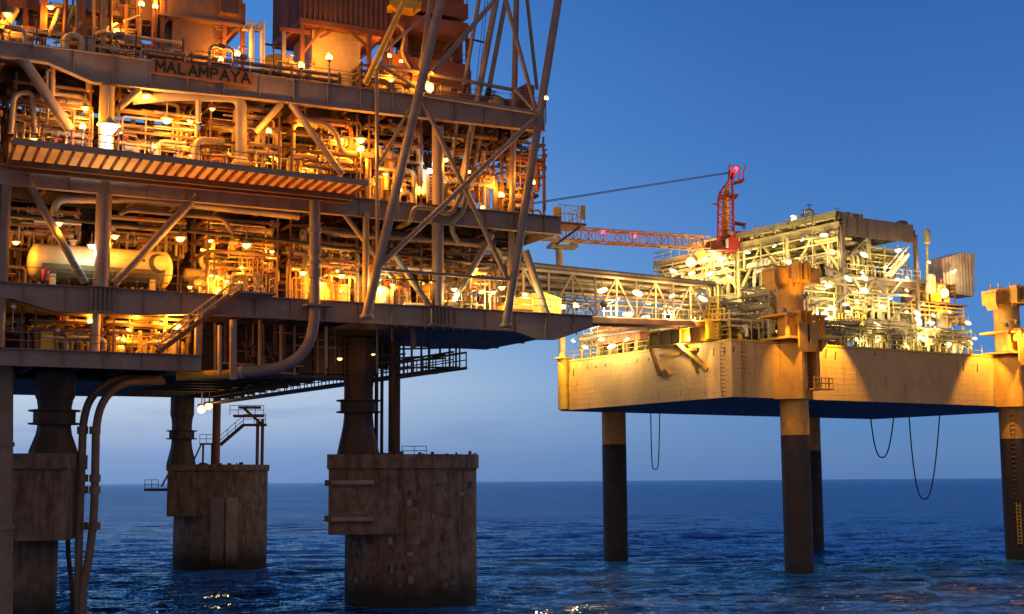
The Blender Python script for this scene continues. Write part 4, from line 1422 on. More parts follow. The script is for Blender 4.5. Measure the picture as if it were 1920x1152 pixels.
# ------------------------------------------------------------------ lamps of the left platform
# zone: list of (x, y, kind, colour, power, depth, size)
LA = {
    'top deck': [(14, 28, 'hang', 'o', 420, 2.2, 1), (95, 14, 'hang', 'o', 420, 2.0, .9), (220, 66, 'post', 'o', 620, 2.0, 1.2), (265, 12, 'post', 'o', 380, 1.8, 1), (291, 16, 'post', 'o', 340, 1.8, .9),
                 (414, 115, 'post', 'o', 420, 1.2, .9), (445, 106, 'post', 'o', 420, 1.0, 1.1), (565, 127, 'post', 'o', 420, .8, 1.1), (617, 112, 'post', 'o', 620, .8, 1.2), (730, 108, 'post', 'o', 420, 2.4, .8),
                 (752, 118, 'post', 'o', 300, 2.4, .7), (733, 154, 'post', 'o', 420, 1.0, .7), (806, 164, 'flood', 'o', 700, -.6, .9), (1023, 188, 'post', 'o', 240, -1.6, 1)],
    'upper deck': [(64, 262, 'hang', 'o', 500, .9, .7), (155, 242, 'post', 'o', 800, -1.4, 1), (160, 203, 'hang', 'o', 500, .5, .9), (204, 240, 'hang', 'c', 700, -.8, 2.3), (790, 345, 'hang', 'o', 450, 2, .8), (880, 322, 'hang', 'o', 450, 2, .8), (905, 392, 'post', 'o', 400, 1.2, .8), (610, 300, 'hang', 'o', 450, 2, .7), (120, 215, 'hang', 'o', 450, 2, .7), (274, 181, 'hang', 'o', 600, .4, 1.1),  # lamps here behind the tower are added to make that bay glow orange
                   (313, 226, 'hang', 'o', 650, .6, 1.3), (357, 228, 'hang', 'o', 500, .8, .8), (290, 280, 'post', 'o', 600, -1.2, .8), (398, 205, 'hang', 'o', 500, 1.1, .7), (504, 250, 'post', 'o', 800, -1.6, .9),
                   (676, 263, 'hang', 'o', 650, .2, 1.3), (676, 284, 'post', 'o', 450, .4, 1.2), (640, 262, 'hang', 'o', 450, 1.2, .8), (572, 225, 'hang', 'o', 450, 1.2, .8), (835, 300, 'hang', 'o', 450, .3, 1),
                   (806, 326, 'post', 'c', 90, .6, 1.1), (748, 360, 'post', 'o', 500, -.8, 1.1), (940, 370, 'post', 'o', 520, .2, 1.1), (998, 346, 'post', 'o', 420, -.6, 1.1)],
    'main deck': [(30, 455, 'hang', 'o', 550, 1.2, .9), (109, 420, 'hang', 'o', 520, .3, 1.1), (172, 462, 'hang', 'c', 220, .6, 1), (215, 444, 'hang', 'o', 500, .9, 1), (338, 448, 'hang', 'o', 600, .3, 1.2), (462, 460, 'hang', 'o', 600, .3, 1.2),
                  (395, 452, 'hang', 'o', 480, 1.2, .7), (510, 472, 'hang', 'o', 480, 1.2, .7), (568, 512, 'hang', 'o', 520, .4, 1), (602, 532, 'hang', 'o', 480, .2, 1), (640, 518, 'hang', 'o', 520, .4, 1), (709, 523, 'hang', 'w', 560, .1, 1.2),
                  (736, 535, 'hang', 'o', 420, .8, .7), (852, 543, 'hang', 'w', 420, .2, 1), (892, 505, 'hang', 'o', 450, 1.2, .8), (925, 548, 'hang', 'w', 450, .2, .9), (941, 540, 'hang', 'o', 450, .2, 1), (984, 552, 'hang', 'w', 420, .0, 1),
                  (1056, 580, 'post', 'w', 350, .8, 1), (1080, 578, 'post', 'w', 350, .8, 1.1)],
    'lower deck': [(25, 578, 'post', None, 0, -.1, .8), (170, 606, 'post', 'o', 520, .6, 1), (258, 582, 'hang', 'o', 520, .4, .9), (320, 585, 'hang', 'o', 520, .3, .8), (333, 618, 'post', 'o', 520, -.1, 1.1), (108, 622, 'post', None, 0, .3, .7)],
}
GL = {'o': (G_ORNG, SOD, 'orange'), 'w': (G_WHITE, WARM, 'yellow-white'), 'c': (G_COOL, COOL, 'cool white'), None: (M_WHITE, SOD, 'unlit')}
KN = {'hang': 'hanging lamp', 'post': 'post lamp', 'flood': 'floodlight', 'tube': 'tube lamp'}
R = random.Random(77)
for zone, n_, y0_, y1_ in (('main deck', 17, -70, -22), ('upper deck', 14, -100, -30), ('lower deck', 4, -60, -20)):
    for i in range(n_):
        x = R.uniform(340, 930) if zone == 'main deck' else R.uniform(220, 960) if zone == 'upper deck' else R.uniform(180, 340)
        yd = {'main deck': 548 + x * .045, 'upper deck': 330 + x * .06, 'lower deck': 660}[zone]
        LA[zone].append((int(x), int(yd + R.uniform(y0_, y1_)), 'hang', 'o', 260, R.uniform(.8, 2.4), R.uniform(.45, .65)))
for zone, ls in LA.items():
    ls.sort()
    nm = {}

    def bay(x):
        for lim, w_ in ((178, 'left of the first big column'), (330, 'right of the first big column'), (452, 'behind the elbowing duct'), (585, 'right of the elbowing duct'),
                        (705, 'left of the tower foot'), (822, 'inside the leaning tower'), (2000, 'right of the tower column')):
            if x < lim:
                return w_
    size = lambda s: 'small ' if s < .7 else 'big ' if s > 1.15 else ''
    for i, (x, y, kind, c, pw, v, sc_) in enumerate(ls):
        g, colr, word = GL[c]
        k_ = (c, kind, bay(x), size(sc_))
        nm[k_] = nm.get(k_, 0) + 1
        tot = sum(1 for q in ls if (q[3], q[2], bay(q[0]), size(q[6])) == k_)
        lb = f'{size(sc_)}{word} {KN[kind]}, {zone}, {bay(x)}' + (f', {ORD[nm[k_]-1]} from left' if tot > 1 else '')
        lamp(A.px(x, y, v), kind, g, colr, pw * LPA * (.85 if zone == 'top deck' else 1), lb, f'lamps on the {zone} of the gas platform', ang, sc_, off=(Vector((0, 0, -.55)) - A.v * .4) if (kind == 'hang' and sc_ > .95) else None)
t = lamp(A.px(378, 768, 56), 'flood', G_WHITE, WARM, 200, 'white floodlight hanging under the deck beside the rear shaft pedestal', 'under-deck floodlights', ang, 1.15, off=Vector((0, -1.2, -.5)))
MB().tube([(0, 0, .6), (0, 0, 2.6)], .06).build('hanger', M_LAMP, t)
t = lamp(A.px(392, 762, 57), 'flood', G_ORNG, SOD, 200, 'orange floodlight hanging under the deck beside the rear shaft pedestal', 'under-deck floodlights', ang, 1.0, off=Vector((.3, -1.2, -.5)))
MB().tube([(0, 0, .6), (0, 0, 2.6)], .06).build('hanger', M_LAMP, t)
lamp(A.px(637, 673, 8), 'hang', G_ORNG, SOD, 40, 'dim orange lamp under the deck at the head of the middle pedestal', 'under-deck floodlights', ang, .8)
lamp(A.px(700, 665, 7), 'hang', G_ORNG, SOD, 30, 'small orange lamp under the deck right of the middle pedestal', 'under-deck floodlights', ang, .6)
lamp(A.px(356, 684, 2.4), 'hang', G_ORNG, SOD, 260, 'unseen orange lamp added under the lower deck end to light the pipe', 'under-deck floodlights', ang, .6)  # unseen lamp added to light the pipe run below
# ------------------------------------------------------------------ jack-up platform
HZ0, HZ1 = 18.6, 24.6
jk = thing('jackup_platform', 'ochre box-hulled jack-up platform standing on round legs to the right', 'platform', B.w(20, 14, HZ0))
MB().box(B, 0, 55, 0, 32, HZ0, HZ1).build('hull', M_HULL, jk)
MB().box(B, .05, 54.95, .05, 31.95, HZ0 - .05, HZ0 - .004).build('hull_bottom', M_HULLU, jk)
MB().box(B, .1, 54.9, .1, 31.9, HZ1 + .004, HZ1 + .05).build('hull_deck', M_DARK, jk)
m = MB()
for i in range(1, 10):
    z = HZ0 + i * .6
    m.box(B, -.012, -.002, .3, 31.7, z, z + .03)
    m.box(B, .3, 54.7, -.012, -.002, z, z + .03)
for u in (14, 20, 26, 32, 38):
    m.box(B, u, u + .05, -.014, -.003, HZ0 + .1, HZ1 - .1)
m.build('plate_seams', M_HULL, jk)
MB().box(B, -.08, 55, -.08, -.003, HZ1 - .1, HZ1 + .12).build('gunwale', M_YEL, jk)
MB().box(B, -.08, -.003, 0, 32, HZ1 - .1, HZ1 + .12).build('gunwale', M_YEL, jk)
m = MB()
for x, y, h in ((1548, 655, 1), (1566, 660, .9), (1640, 662, .3), (1806, 680, 1), (1832, 682, 1), (1375, 650, .6)):
    u, z = B.uz(x, y, 0)
    m.prism([B.w(u, -.02, z), B.w(u + .16, -.02, z), B.w(u + .02, -.02, z - h), B.w(u - .14, -.02, z - h)], B.v * .015)
for x, y, h in ((1075, 692, .9), (1101, 686, .4), (1117, 686, .25), (1135, 683, .3), (1194, 674, .4), (1215, 672, .3), (1337, 653, .8), (1358, 651, .8)):
    u, z = BH.uz(x, y, 0)
    m.prism([BH.w(u, -.02, z), BH.w(u + .16, -.02, z), BH.w(u + .1, -.02, z - h), BH.w(u - .06, -.02, z - h)], BH.v * .015)
m.build('hull_slots', M_DARK, jk)
MB().rail([B.w(10.5, .2, HZ1 + .1), B.w(40, .2, HZ1 + .1)], 1.1, 1.8, .04).build('handrail', M_YEL, jk)
MB().rail([B.w(.2, .3, HZ1 + .1), B.w(.2, 31, HZ1 + .1)], 1.1, 1.8, .04).build('handrail', M_YEL, jk)


def hull_ladder(fr, x, y0, y1, label):
    u, za_ = fr.uz(x, y0, 0)
    _, zb_ = fr.uz(x, y1, 0)
    m = MB()
    for z in np.arange(zb_, za_, .42):
        m.tube([fr.w(u - .2, -.05, z), fr.w(u - .2, -.2, z), fr.w(u + .2, -.2, z), fr.w(u + .2, -.05, z)], .035, 5)
    m.tube([fr.w(u - .22, -.2, zb_), fr.w(u - .22, -.2, za_)], .03, 5)
    one(m, 'hull_ladder', M_REDT, label, 'ladder', 'rung ladders on the jack-up hull')


hull_ladder(B, 1391, 640, 743, 'rung ladder on the shaded hull side just right of the near corner')
hull_ladder(BH, 1355, 643, 742, 'rung ladder on the lit hull side just left of the near corner')
hull_ladder(BH, 1065, 690, 766, 'rung ladder on the lit hull side by the far left corner post')



def leg(a, b, label, top, col_z):
    p = B.w(a, b, 0)
    r = MB().tube([(p.x, p.y, col_z), (p.x, p.y, top)], 1.52, 40).build('leg', M_ORNG, jk)
    r['label'] = label
    MB().tube([(p.x, p.y, -8), (p.x, p.y, col_z - .003)], 1.53, 40).build('black_coating', M_LEGD, r)
    return r


leg(8.7, 0, 'jack-up leg in front, orange above and black below, with a tall jacking frame', 32.4, 14.7)
lr = leg(44.6, 0, 'jack-up leg at the right edge, rungs running down its black part', 32.4, 14.7)
leg(7.9, 31.5, 'jack-up leg at the left, alone under the far end of the hull', HZ0, 14.5)
leg(43.6, 33.4, 'jack-up leg hidden half behind the front leg', HZ0, 14.0)
p = B.w(44.6, 0, 0)
m = MB()
fr = Frame((p.x, p.y), (1, 0))
for z in np.arange(1.5, 18, .55):
    m.tube([fr.w(-.75, -1.36, z), fr.w(-.75, -1.62, z), fr.w(-.3, -1.72, z), fr.w(-.3, -1.48, z)], .05, 5)
m.build('rungs', M_RUST, lr)
m = MB()
for dx in (-.62, -.2):
    m.beam(fr.w(dx, -1.78, 2.2), fr.w(dx, -1.78, 7), .1)
for z in np.arange(2.3, 7, .4):
    m.beam(fr.w(-.62, -1.78, z), fr.w(-.2, -1.78, z), .1)
m.build('boat_ladder', M_YEL, lr)


def jack_house(a, label):
    p = B.w(a, 0, 0)
    r = thing('jacking_frame', label, 'jacking frame', (p.x, p.y, HZ0), 'jacking frames around the jack-up legs')
    H = Frame((p.x, p.y), B.u)
    w = H.w
    pl = lambda pts, z0, z1: [w(u, v, z0) for u, v in pts]
    up = lambda h: Vector((0, 0, h))
    # lower housing
    MB().prism([w(u, v, HZ0 - .1) for u, v in ((-2.9, -.02), (-.95, -2.4), (-.55, -2.4), (-.55, -1.75), (-1.0, -.02))], up(5.9)).build('lower_housing', M_ORNG, r)
    MB().prism([w(u, v, HZ0 - .1) for u, v in ((-.5, -.02), (-.5, -1.9), (1.0, -1.9), (2.7, -.02))], up(.9)).build('lower_housing', M_ORNG, r)
    MB().box(H, 1.25, 1.75, -2.3, -.02, HZ0 + .82, HZ0 + 5.6).build('side_column', M_ORNG, r)
    MB().box(H, -.35, 0, -2.2, -1.6, HZ0 + .82, HZ0 + 5.6).build('side_column', M_ORNG, r)
    m = MB()
    for z in np.arange(HZ0 + 1.2, HZ0 + 3.4, .45):
        m.box(H, .15, 1.1, -1.85, -1.72, z, z + .2)
    m.build('rack_teeth', M_RUST, r)
    MB().box(H, .02, 2.9, -3.1, -2.32, HZ0 + .85, HZ0 + .98).build('platform', M_ORNG, r)
    MB().rail([w(.05, -3.05, HZ0 + .98), w(2.85, -3.05, HZ0 + .98), w(2.85, -2.35, HZ0 + .98)], 1.15, .55, .06).build('handrail', M_ORNG, r)
    # shelf with brackets
    MB().box(H, -3.0, 3.0, -2.7, 1.8, 24.85, 25.1).build('shelf_plate', M_ORNG, r)
    MB().prism([w(1.9, -2.5, 23.6), w(2.9, -2.6, 24.84), w(1.9, -2.6, 24.84)], B.v * 1.5).build('shelf_bracket', M_ORNG, r)
    MB().box(H, -3.0, 3.0, -2.5, 1.8, 27.35, 27.6).build('shelf_plate', M_ORNG, r)
    for u in (-2.7, 1.75, 2.5):
        MB().box(H, u, u + .3, -2.2, -1.8, 25.11, 27.34).build('post', M_ORNG, r)
    for u in (-1.5, -.75, 0):
        MB().box(H, u, u + .16, -3.0, -2.0, 26.4, 27.9).build('fin', M_ORNG, r)
    m = MB()
    sh_ = [(-1.75, 27.2), (.95, 27.2), (1.0, 24.6), (.6, 23.6), (-1.5, 23.4), (-1.75, 23.9)]
    m.prism([w(u, -2.95, z) for u, z in ((-1.75, 26.6), (-.55, 26.6), (-.55, 24.5), (-.1, 24.5), (-.1, 26.6), (1.0, 26.6), (1.0, 24.2), (.55, 23.5), (-1.45, 23.4), (-1.75, 23.9))], B.v * .22)
    m.build('shield_plate', M_ORNG, r)
    MB().box(H, -.5, -.15, -2.8, -2.72, 24.6, 26.4).build('dark_slot', M_DARK, r)
    # crown
    MB().lathe(p + up(31.3), [(1.9, 0), (2.15, .15), (2.15, 1.6), (1.6, 1.65)], 8, flat=True).build('crown_ring', M_ORNG, r)
    MB().box(H, 1.6, 3.2, -1.3, 1.0, 31.2, 32.9).build('crown_arm', M_ORNG, r)
    MB().box(H, -3.2, -1.6, -1.2, 1.0, 30.9, 32.6).build('crown_arm', M_ORNG, r)
    MB().prism([w(-3.1, -1.25, 30.2), w(-3.1, -1.25, 32.4), w(-3.45, -1.25, 32.2), w(-3.45, -1.25, 31.0)], B.v * 1.6).build('crown_arm', M_ORNG, r)
    for u in (-1.6, -1.15, -.3, .1):
        MB().box(H, u, u + .14, -2.9, -1.9, 31.0, 33.1).build('fin', M_ORNG, r)
    MB().box(H, -1.0, -.35, -2.45, -2.2, 31.3, 32.9).build('dark_slot', M_DARK, r)
    for u in (-.9, -.3, .3):
        MB().prism([w(u, -2.1, 31.29), w(u, -1.4, 31.29), w(u, -1.5, 30.5)], B.u * .12).build('fin', M_ORNG, r)
    m = MB()
    for i in range(9):
        t = i / 8 * 2 * PI
        m.beam(p + Vector((1.7 * math.cos(t), 1.7 * math.sin(t), 32.9)), p + Vector((1.75 * math.cos(t), 1.75 * math.sin(t), 33.6)), .12)
    m.build('top_pins', M_ORNG, r)
    return r


jack_house(8.7, 'orange jacking frame with slotted crown around the front leg')
jack_house(44.6, 'orange jacking frame around the leg at the right edge of the picture')

# post at the far left corner carrying the boom rest
cp = thing('boom_rest_post', 'tall pale post carrying the crane boom at the far left hull corner', 'post', B.w(-.4, 32, HZ0))
pc = pd(1056, 768, 170.6)
MB().tube([(pc.x, pc.y, HZ0 + .1), (pc.x, pc.y, HZ1 + .5)], .62, 20).build('lower_post', M_YEL, cp)
MB().box(Frame((pc.x, pc.y), B.u), -.9, .9, -.9, .9, HZ1 + .3, HZ1 + .45).build('collar', M_YEL, cp)
zt = pd(1052, 466, 170.6).z
MB().tube([(pc.x, pc.y, HZ1 + .46), (pc.x - .3, pc.y, zt)], .44, 20).build('upper_post', M_CREAM, cp)
fr = Frame((pc.x - .3, pc.y), (1, .35))
MB().box(fr, -1.3, 2.2, -1.0, 1.0, zt, zt + .35).build('cradle', M_CREAM, cp)
for q in (-.9, 1.7):
    MB().prism([fr.w(q - .4, -.9, zt + .36), fr.w(q + .5, -.9, zt + .36), fr.w(q + .9, -.9, zt + 1.3), fr.w(q + .6, -.9, zt + 1.3)], fr.v * 1.8).build('cradle_horn', M_CREAM, cp)

# upper process module of the jack-up
tm = thing('topside_module', 'pale steel topside module with braced frame and plated upper corner above the hull', 'module', B.w(27, 20, HZ1))
MA0, MA1, MB0, MB1 = 21.0, 33.4, 4.0, 39.4
for z, b1 in ((39.5, MB1), (33.2, 33), (28.2, 31)):
    MB().box(B, MA0 + .35, MA1 - .35, MB0 + .35, b1, z, z + .12).build('deck_plate', M_OLIVE if z < 39 else M_PALE, tm)
    for v in (MB0, b1 - .2):
        MB().ibeam(B.w(MA0, v, z), B.w(MA1, v, z), .4, .9, .08).build('edge_beam', M_DKBEAM if v == MB0 else M_PALE, tm)
    for u in (MA0, MA1):
        MB().ibeam(B.w(u, MB0 + .3, z), B.w(u, b1, z), .4, .9, .08).build('edge_beam', M_PALE, tm)
    m = MB()
    for v in np.arange(MB0 + 2, b1, 2.4):
        m.ibeam(B.w(MA0 + .4, v, z - .35), B.w(MA1 - .4, v, z - .35), .25, .6, .05)
    m.build('deck_joists', M_PALE, tm)
for u in (MA0, MA1):
    for v in (MB0, 13, 22, 31):
        MB().beam(B.w(u, v, HZ1 + .06 if v > 4 and u < 30 else 27.6), B.w(u, v, 39.4), .42).build('post', M_DKBEAM if v == MB0 else M_PALE, tm)
for z0, z1 in ((33.6, 39.2), (28.6, 33)):
    for va, vb in ((31, 22), (22, 13), (13, 4)):
        mid = (va + vb) / 2
        MB().tube([BL.w(39.4 - va, 0, z0), BL.w(39.4 - mid, 0, z1)], .2, 12).build('brace', M_PALE, tm)
        MB().tube([BL.w(39.4 - mid, 0, z1), BL.w(39.4 - vb, 0, z0)], .2, 12).build('brace', M_PALE, tm)
MB().tube([B.w(MA0, 32, 34), B.w(MA0, 38.4, 39.2)], .2, 12).build('brace', M_PALE, tm)
for x0, y0, x1, y1 in ((1592, 480, 1632, 436), (1632, 436, 1595, 475), (1548, 518, 1600, 545), (1592, 548, 1530, 600), (1713, 558, 1668, 602), (1592, 520, 1545, 500)):
    MB().tube([B.px(x0, y0, 3.9), B.px(x1, y1, 3.9)], .19, 12).build('brace', M_DKBEAM, tm)
q0, q1 = B.uz(1590, 412, 3.6), B.uz(1712, 446, 3.6)
m = MB().box(B, MA0 - .2, q1[0], 3.5, 3.62, 38.2, 40.5)
for u in np.arange(MA0 + .5, q1[0], 1.6):
    m.box(B, u, u + .08, 3.44, 3.498, 38.25, 40.45)
m.build('wind_wall', M_DKBEAM, tm)
for a0_, a1_, z0_, z1_, v_ in ((21.6, 33, 33.5, 39, 10.5), (21.6, 33, 28.5, 32.6, 12.5), (34, 43.5, 28.3, 31, 12.6)):
    MB().box(B, a0_, a1_, v_, v_ + .2, z0_, z1_).build('inner_wall', M_OLIVE, tm)
for u0_, u1_, z0_, z1_ in ((7.5, 28.5, 33.4, 38.4), (9, 27, 28.5, 32.6)):
    MB().box(BL, u0_, u1_, 6.5, 6.7, z0_, z1_).build('inner_wall', M_OLIVE, tm)
for x0, y0, x1, y1 in ((1560, 520, 1735, 528), (1595, 548, 1715, 556), (1600, 522, 1615, 548), (1640, 524, 1625, 548), (1640, 524, 1662, 552), (1690, 527, 1668, 553)):
    MB().beam(B.px(x0, y0, 3.2), B.px(x1, y1, 3.2), .3).build('side_frame', M_DKBEAM, tm)
MB().rail([B.w(MA0, 5, 40), B.w(MA0, 39.2, 40), B.w(25, 39.2, 40)], 1.1, 1.8, .05).build('handrail', M_PALE, tm)
MB().rail([B.w(MA0, 3.4, 33.7), B.w(MA1, 3.4, 33.7)], 1.1, 1.5, .05).build('handrail', M_PALE, tm)
a0, a1 = B.px(1665, 520, 3.0), B.px(1700, 478, 3.0)
st4 = thing('module_stair', 'pale stair climbing inside the plated corner of the jack-up module', 'stairs', a0 * 1)
for dv in (-.4, .4):
    MB().beam(a0 + B.v * dv, a1 + B.v * dv, .08, .35).build('stringer', M_WHITE, st4)
    MB().tube([a0 + B.v * dv + Vector((0, 0, 1)), a1 + B.v * dv + Vector((0, 0, 1))], .07, 6).build('handrail', M_WHITE, st4)
m = MB()
for t in np.linspace(.05, .95, 12):
    p = a0.lerp(a1, t)
    m.beam(p - B.v * .36, p + B.v * .36, .25, .05)
m.build('treads', M_PALE, st4)

gB = 'pipework modules on the jack-up platform'
WP = [M_PALE, M_PALE, M_WHITE, M_OLIVE, M_CREAM, M_PIPE2]
for i, (u0, u1) in enumerate(((.5, 8.4), (8.8, 17.2), (17.6, 26.2), (26.6, 35.2))):
    w = ['at its far left end', 'left of the red crane', 'under the crane cab', 'at its near corner'][i]
    pipework(BL, u0, u1, -.3, 5, 36.4 if i == 0 else 33.4, 39.3, 700 + i, f'white-lit pipework hung under the jack-up module roof {w}', gB, nh=44, nv=7, nl=3, nves=1, mats=WP, thin=1.3, frame_mat=M_PALE, ncab=1)
    if i:
        pipework(BL, u0, u1, -.2, 5, 28.4, 33, 720 + i, f'white-lit pipework on the jack-up middle level {w}', gB, nh=40, nv=10, nl=5, nves=3, mats=WP, thin=1.3, frame_mat=M_PALE)
for i, (u0, u1) in enumerate(((1, 10.5), (11, 20.5), (21, 29.5))):
    w = ['behind the far left hull edge', 'behind the lit hull side', 'behind the yellow bridge bearing'][i]
    pipework(BH, u0, u1, 2.2, 7, HZ1 + .05, 28.2, 740 + i, f'bright pipework and lockers on the hull deck {w}', gB, nh=18, nv=14, nl=8, nves=3, mats=WP + [M_YEL], thin=1.2, frame_mat=M_PALE, ncab=6)
    pipework(BH, u0, u1, 8, 18, HZ1 + .05, 31, 750 + i, f'tall pale pipework further in on the hull deck {w}', gB, nh=40, nv=16, nl=8, nves=4, mats=WP, thin=1.3, frame_mat=M_PALE)
for i, (u0, u1) in enumerate(((12.3, 20.5), (21.2, 29), (29.6, 39.5))):
    w = ['right of the front jacking frame', 'under the plated corner', 'left of the far jacking frame'][i]
    pipework(B, u0, u1, 1.2, 4.5, HZ1 + .05, 27.9, 760 + i, f'dense olive pipework along the hull rail {w}', gB, nh=22, nv=12, nl=8, nves=2, mats=[M_OLIVE, M_OLIVE, M_PALE, M_STEEL], thin=1.2, frame_mat=M_OLIVE, ncab=4)
    pipework(B, u0, u1 if i < 2 else 42.5, 4.6, 12, 28.3, 32.6 if i < 2 else 31.2, 770 + i, f'white-lit pipework on the second level {w}', gB, nh=38, nv=14, nl=7, nves=4, mats=WP, thin=1.3, frame_mat=M_PALE)
pipework(B, 21.4, 33, 5, 9, 33.4, 37.9, 780, 'white-lit pipework and rails behind the plated corner of the module', gB, nh=34, nv=10, nl=5, nves=2, mats=WP, thin=1.3, frame_mat=M_PALE)
pipework(BL, 8, 35, -.5, 4, 40.05, 41.2, 781, 'low pale pipework along the roof of the jack-up module', gB, nh=26, nv=14, nl=10, nves=0, mats=WP, thin=1.1, frame_mat=M_PALE, ncab=5)
pipework(B, 34, 41, 4.6, 7.2, 31.5, 34.0, 782, 'orange-lit pipework below the louvred housing', gB, nh=16, nv=10, nl=5, nves=1, mats=[M_CREAM, M_YEL, M_PIPE], thin=1.3)
for z in (28.15, 31.4):
    one(MB().box(B, 33.6, 43, 4.4, 14, z - .15, z), 'mezzanine_deck', M_OLIVE, 'lower mezzanine deck plate right of the plated module corner' if z < 30 else 'upper mezzanine deck plate carrying the louvred housing', 'deck')
# wide louvred housing on the right
lh = thing('louvred_housing', 'grey-brown louvred housing with a slanting roof at the right of the jack-up', 'housing', B.w(40, 8, 33))
q = [B.uz(x, y, 7.5) for x, y in ((1768, 548), (1826, 556), (1828, 476), (1806, 473), (1769, 484))]
m = MB().prism([B.w(u, 7.5, z) for u, z in q], B.v * 2.6)
u0, u1 = q[0][0], q[1][0]
zb = min(z for u, z in q)
for i in range(10):
    u = u0 + (u1 - u0) * i / 10
    zt = np.interp(u, [q[4][0], q[3][0], q[2][0]], [q[4][1], q[3][1], q[2][1]]) - .05
    m.box(B, u + .05, u + .2, 7.38, 7.498, zb + .3, zt)
m.build('casing', M_LOUV, lh)
m = MB()
for i in range(14):
    z = zb + .6 + i * .36
    m.box(B, u1 + .002, u1 + .3, 7.6, 10.0, z, z + .16)
m.build('louvres', M_DARK, lh)
one(MB().vessel(B.px(1744, 552, 4.2), B.px(1744, 514, 4.2), .62, 20), 'white_vessel', M_WHITE, 'white upright vessel left of the louvred housing', 'vessel')
m = MB().vessel(B.px(1738, 458, 4.2), B.px(1738, 430, 4.2), .4, 16)
m.tube([B.px(1738, 460, 4.2), B.px(1738, 530, 4.2)], .16, 10)
one(m, 'roof_vessel', M_PALE, 'slim pale vessel at the right end of the module roof', 'vessel')
one(MB().tube([B.px(1568, 412, 3.8), B.px(1571, 396, 3.8)], .1, 8), 'roof_mast', M_DARK, 'short dark mast on the roof above the plated corner', 'mast')
one(MB().lathe(B.px(1690, 418, 5), [(.8, -.5), (.75, .0), (.5, .2), (0, .3)], 16), 'roof_dish', M_DKBEAM, 'low brown dome on the roof right of the plated corner', 'dome')
rc = thing('cargo_container', 'salmon-coloured container on the hull deck below the bridge', 'container', BH.w(8, 3, HZ1))
q0, q1 = BH.uz(1116, 632, 1.0), BH.uz(1200, 606, 1.0)
m = MB().box(BH, q0[0], q1[0], 1.0, 2.1, HZ1 + 1.6, HZ1 + 4.0)
for u in np.arange(q0[0] + .1, q1[0], .5):
    m.box(BH, u, u + .2, .94, .998, HZ1 + 1.7, HZ1 + 3.9)
m.build('shell', M_SALM, rc)
for u in np.arange(q0[0] + .1, q1[0], 2.6):
    MB().box(BH, u, u + .3, 1.1, 2.0, HZ1 + .06, HZ1 + 1.598).build('stand', M_CREAM, rc)

# bridge bearing on the hull edge
bb = thing('bridge_bearing', 'yellow bridge bearing beam with slanting struts on the lit hull side', 'bracket', BH.w(25, -1, HZ1))
u0, _ = BH.uz(1222, 640, -1.4)
u1, _ = BH.uz(1318, 632, -1.4)
m = MB().box(BH, u0, u1, -1.5, .6, HZ1 + .2, HZ1 + 1.6)
for u in np.arange(u0, u1 + .1, (u1 - u0) / 5):
    m.box(BH, u - .06, u + .06, -1.75, -1.502, HZ1 + .22, HZ1 + 1.58)
m.box(BH, u0 - .2, u1 + .2, -1.85, .6, HZ1 + 1.602, HZ1 + 1.75)
m.box(BH, u0 - .2, u1 + .2, -1.85, .6, HZ1 + .05, HZ1 + .198)
m.build('bearing_beam', M_YEL, bb)
MB().box(BH, u1 + .25, u1 + .8, -1.2, .4, HZ1 + .2, HZ1 + 2.4).build('end_post', M_YEL, bb)
for x0, y0, va, x1, y1, vb, w, mt in ((1268, 640, -1.3, 1327, 692, -.05, .24, M_YEL), (1283, 656, -1.0, 1308, 655, -.05, .2, M_YEL), (1296, 672, -.6, 1307, 697, -.05, .2, M_YEL),
                                      (1218, 645, -1.4, 1237, 705, -.05, .22, M_ORNG), (1238, 668, -.8, 1276, 663, -.05, .2, M_ORNG), (1240, 676, -.8, 1258, 703, -.05, .2, M_ORNG)):
    MB().beam(BH.px(x0, y0, va), BH.px(x1, y1, vb), w * 1.6).build('strut', mt, bb)
wy = thing('gangway', 'grey gangway plank sloping from the bridge to the hull deck', 'gangway', BH.px(1160, 640, -1))
MB().beam(BH.px(1095, 636, -.6), BH.px(1205, 617, -1.2), 1.2, .25).build('floor', M_BEAM, wy)
MB().rail([BH.px(1095, 635, -1.1), BH.px(1205, 616, -1.8)], 1.1, 1.5, .04).build('handrail', M_CREAM, wy)
yt = thing('yellow_ladder_tower', 'bright yellow caged ladder rising beside the bridge end', 'ladder', BH.px(1335, 640, -.4))
m = MB()
for x in (1330, 1346):
    m.beam(BH.px(x, 636, -.4), BH.px(x, 556, -.4), .14)
for y in range(560, 634, 7):
    m.beam(BH.px(1330, y, -.4), BH.px(1346, y, -.4), .09)
m.build('ladder', M_YEL, yt)
MB().beam(BH.px(1322, 602, -.4), BH.px(1358, 600, -.4), 1.0, .2).build('landing', M_YEL, yt)
MB().rail([BH.px(1322, 600, -.8), BH.px(1358, 598, -.8)], 1.1, .6, .06).build('handrail', M_YEL, yt)
ys = thing('yellow_rail_platform', 'yellow railed platform on the hull deck under the module', 'platform', B.px(1600, 610, 1.6))
m = MB().rail([B.px(1568, 612, 1.6), B.px(1625, 612, 1.6)], 1.5, .5, .07)
m.rail([B.px(1568, 612, 2.6), B.px(1625, 612, 2.6)], 1.5, .5, .07)
m.build('handrail', M_YEL, ys)
MB().box(B, B.uz(1566, 612, 1.6)[0], B.uz(1628, 612, 1.6)[0], 1.5, 2.7, B.uz(1600, 614, 1.6)[1] - .15, B.uz(1600, 614, 1.6)[1]).build('floor', M_OLIVE, ys)

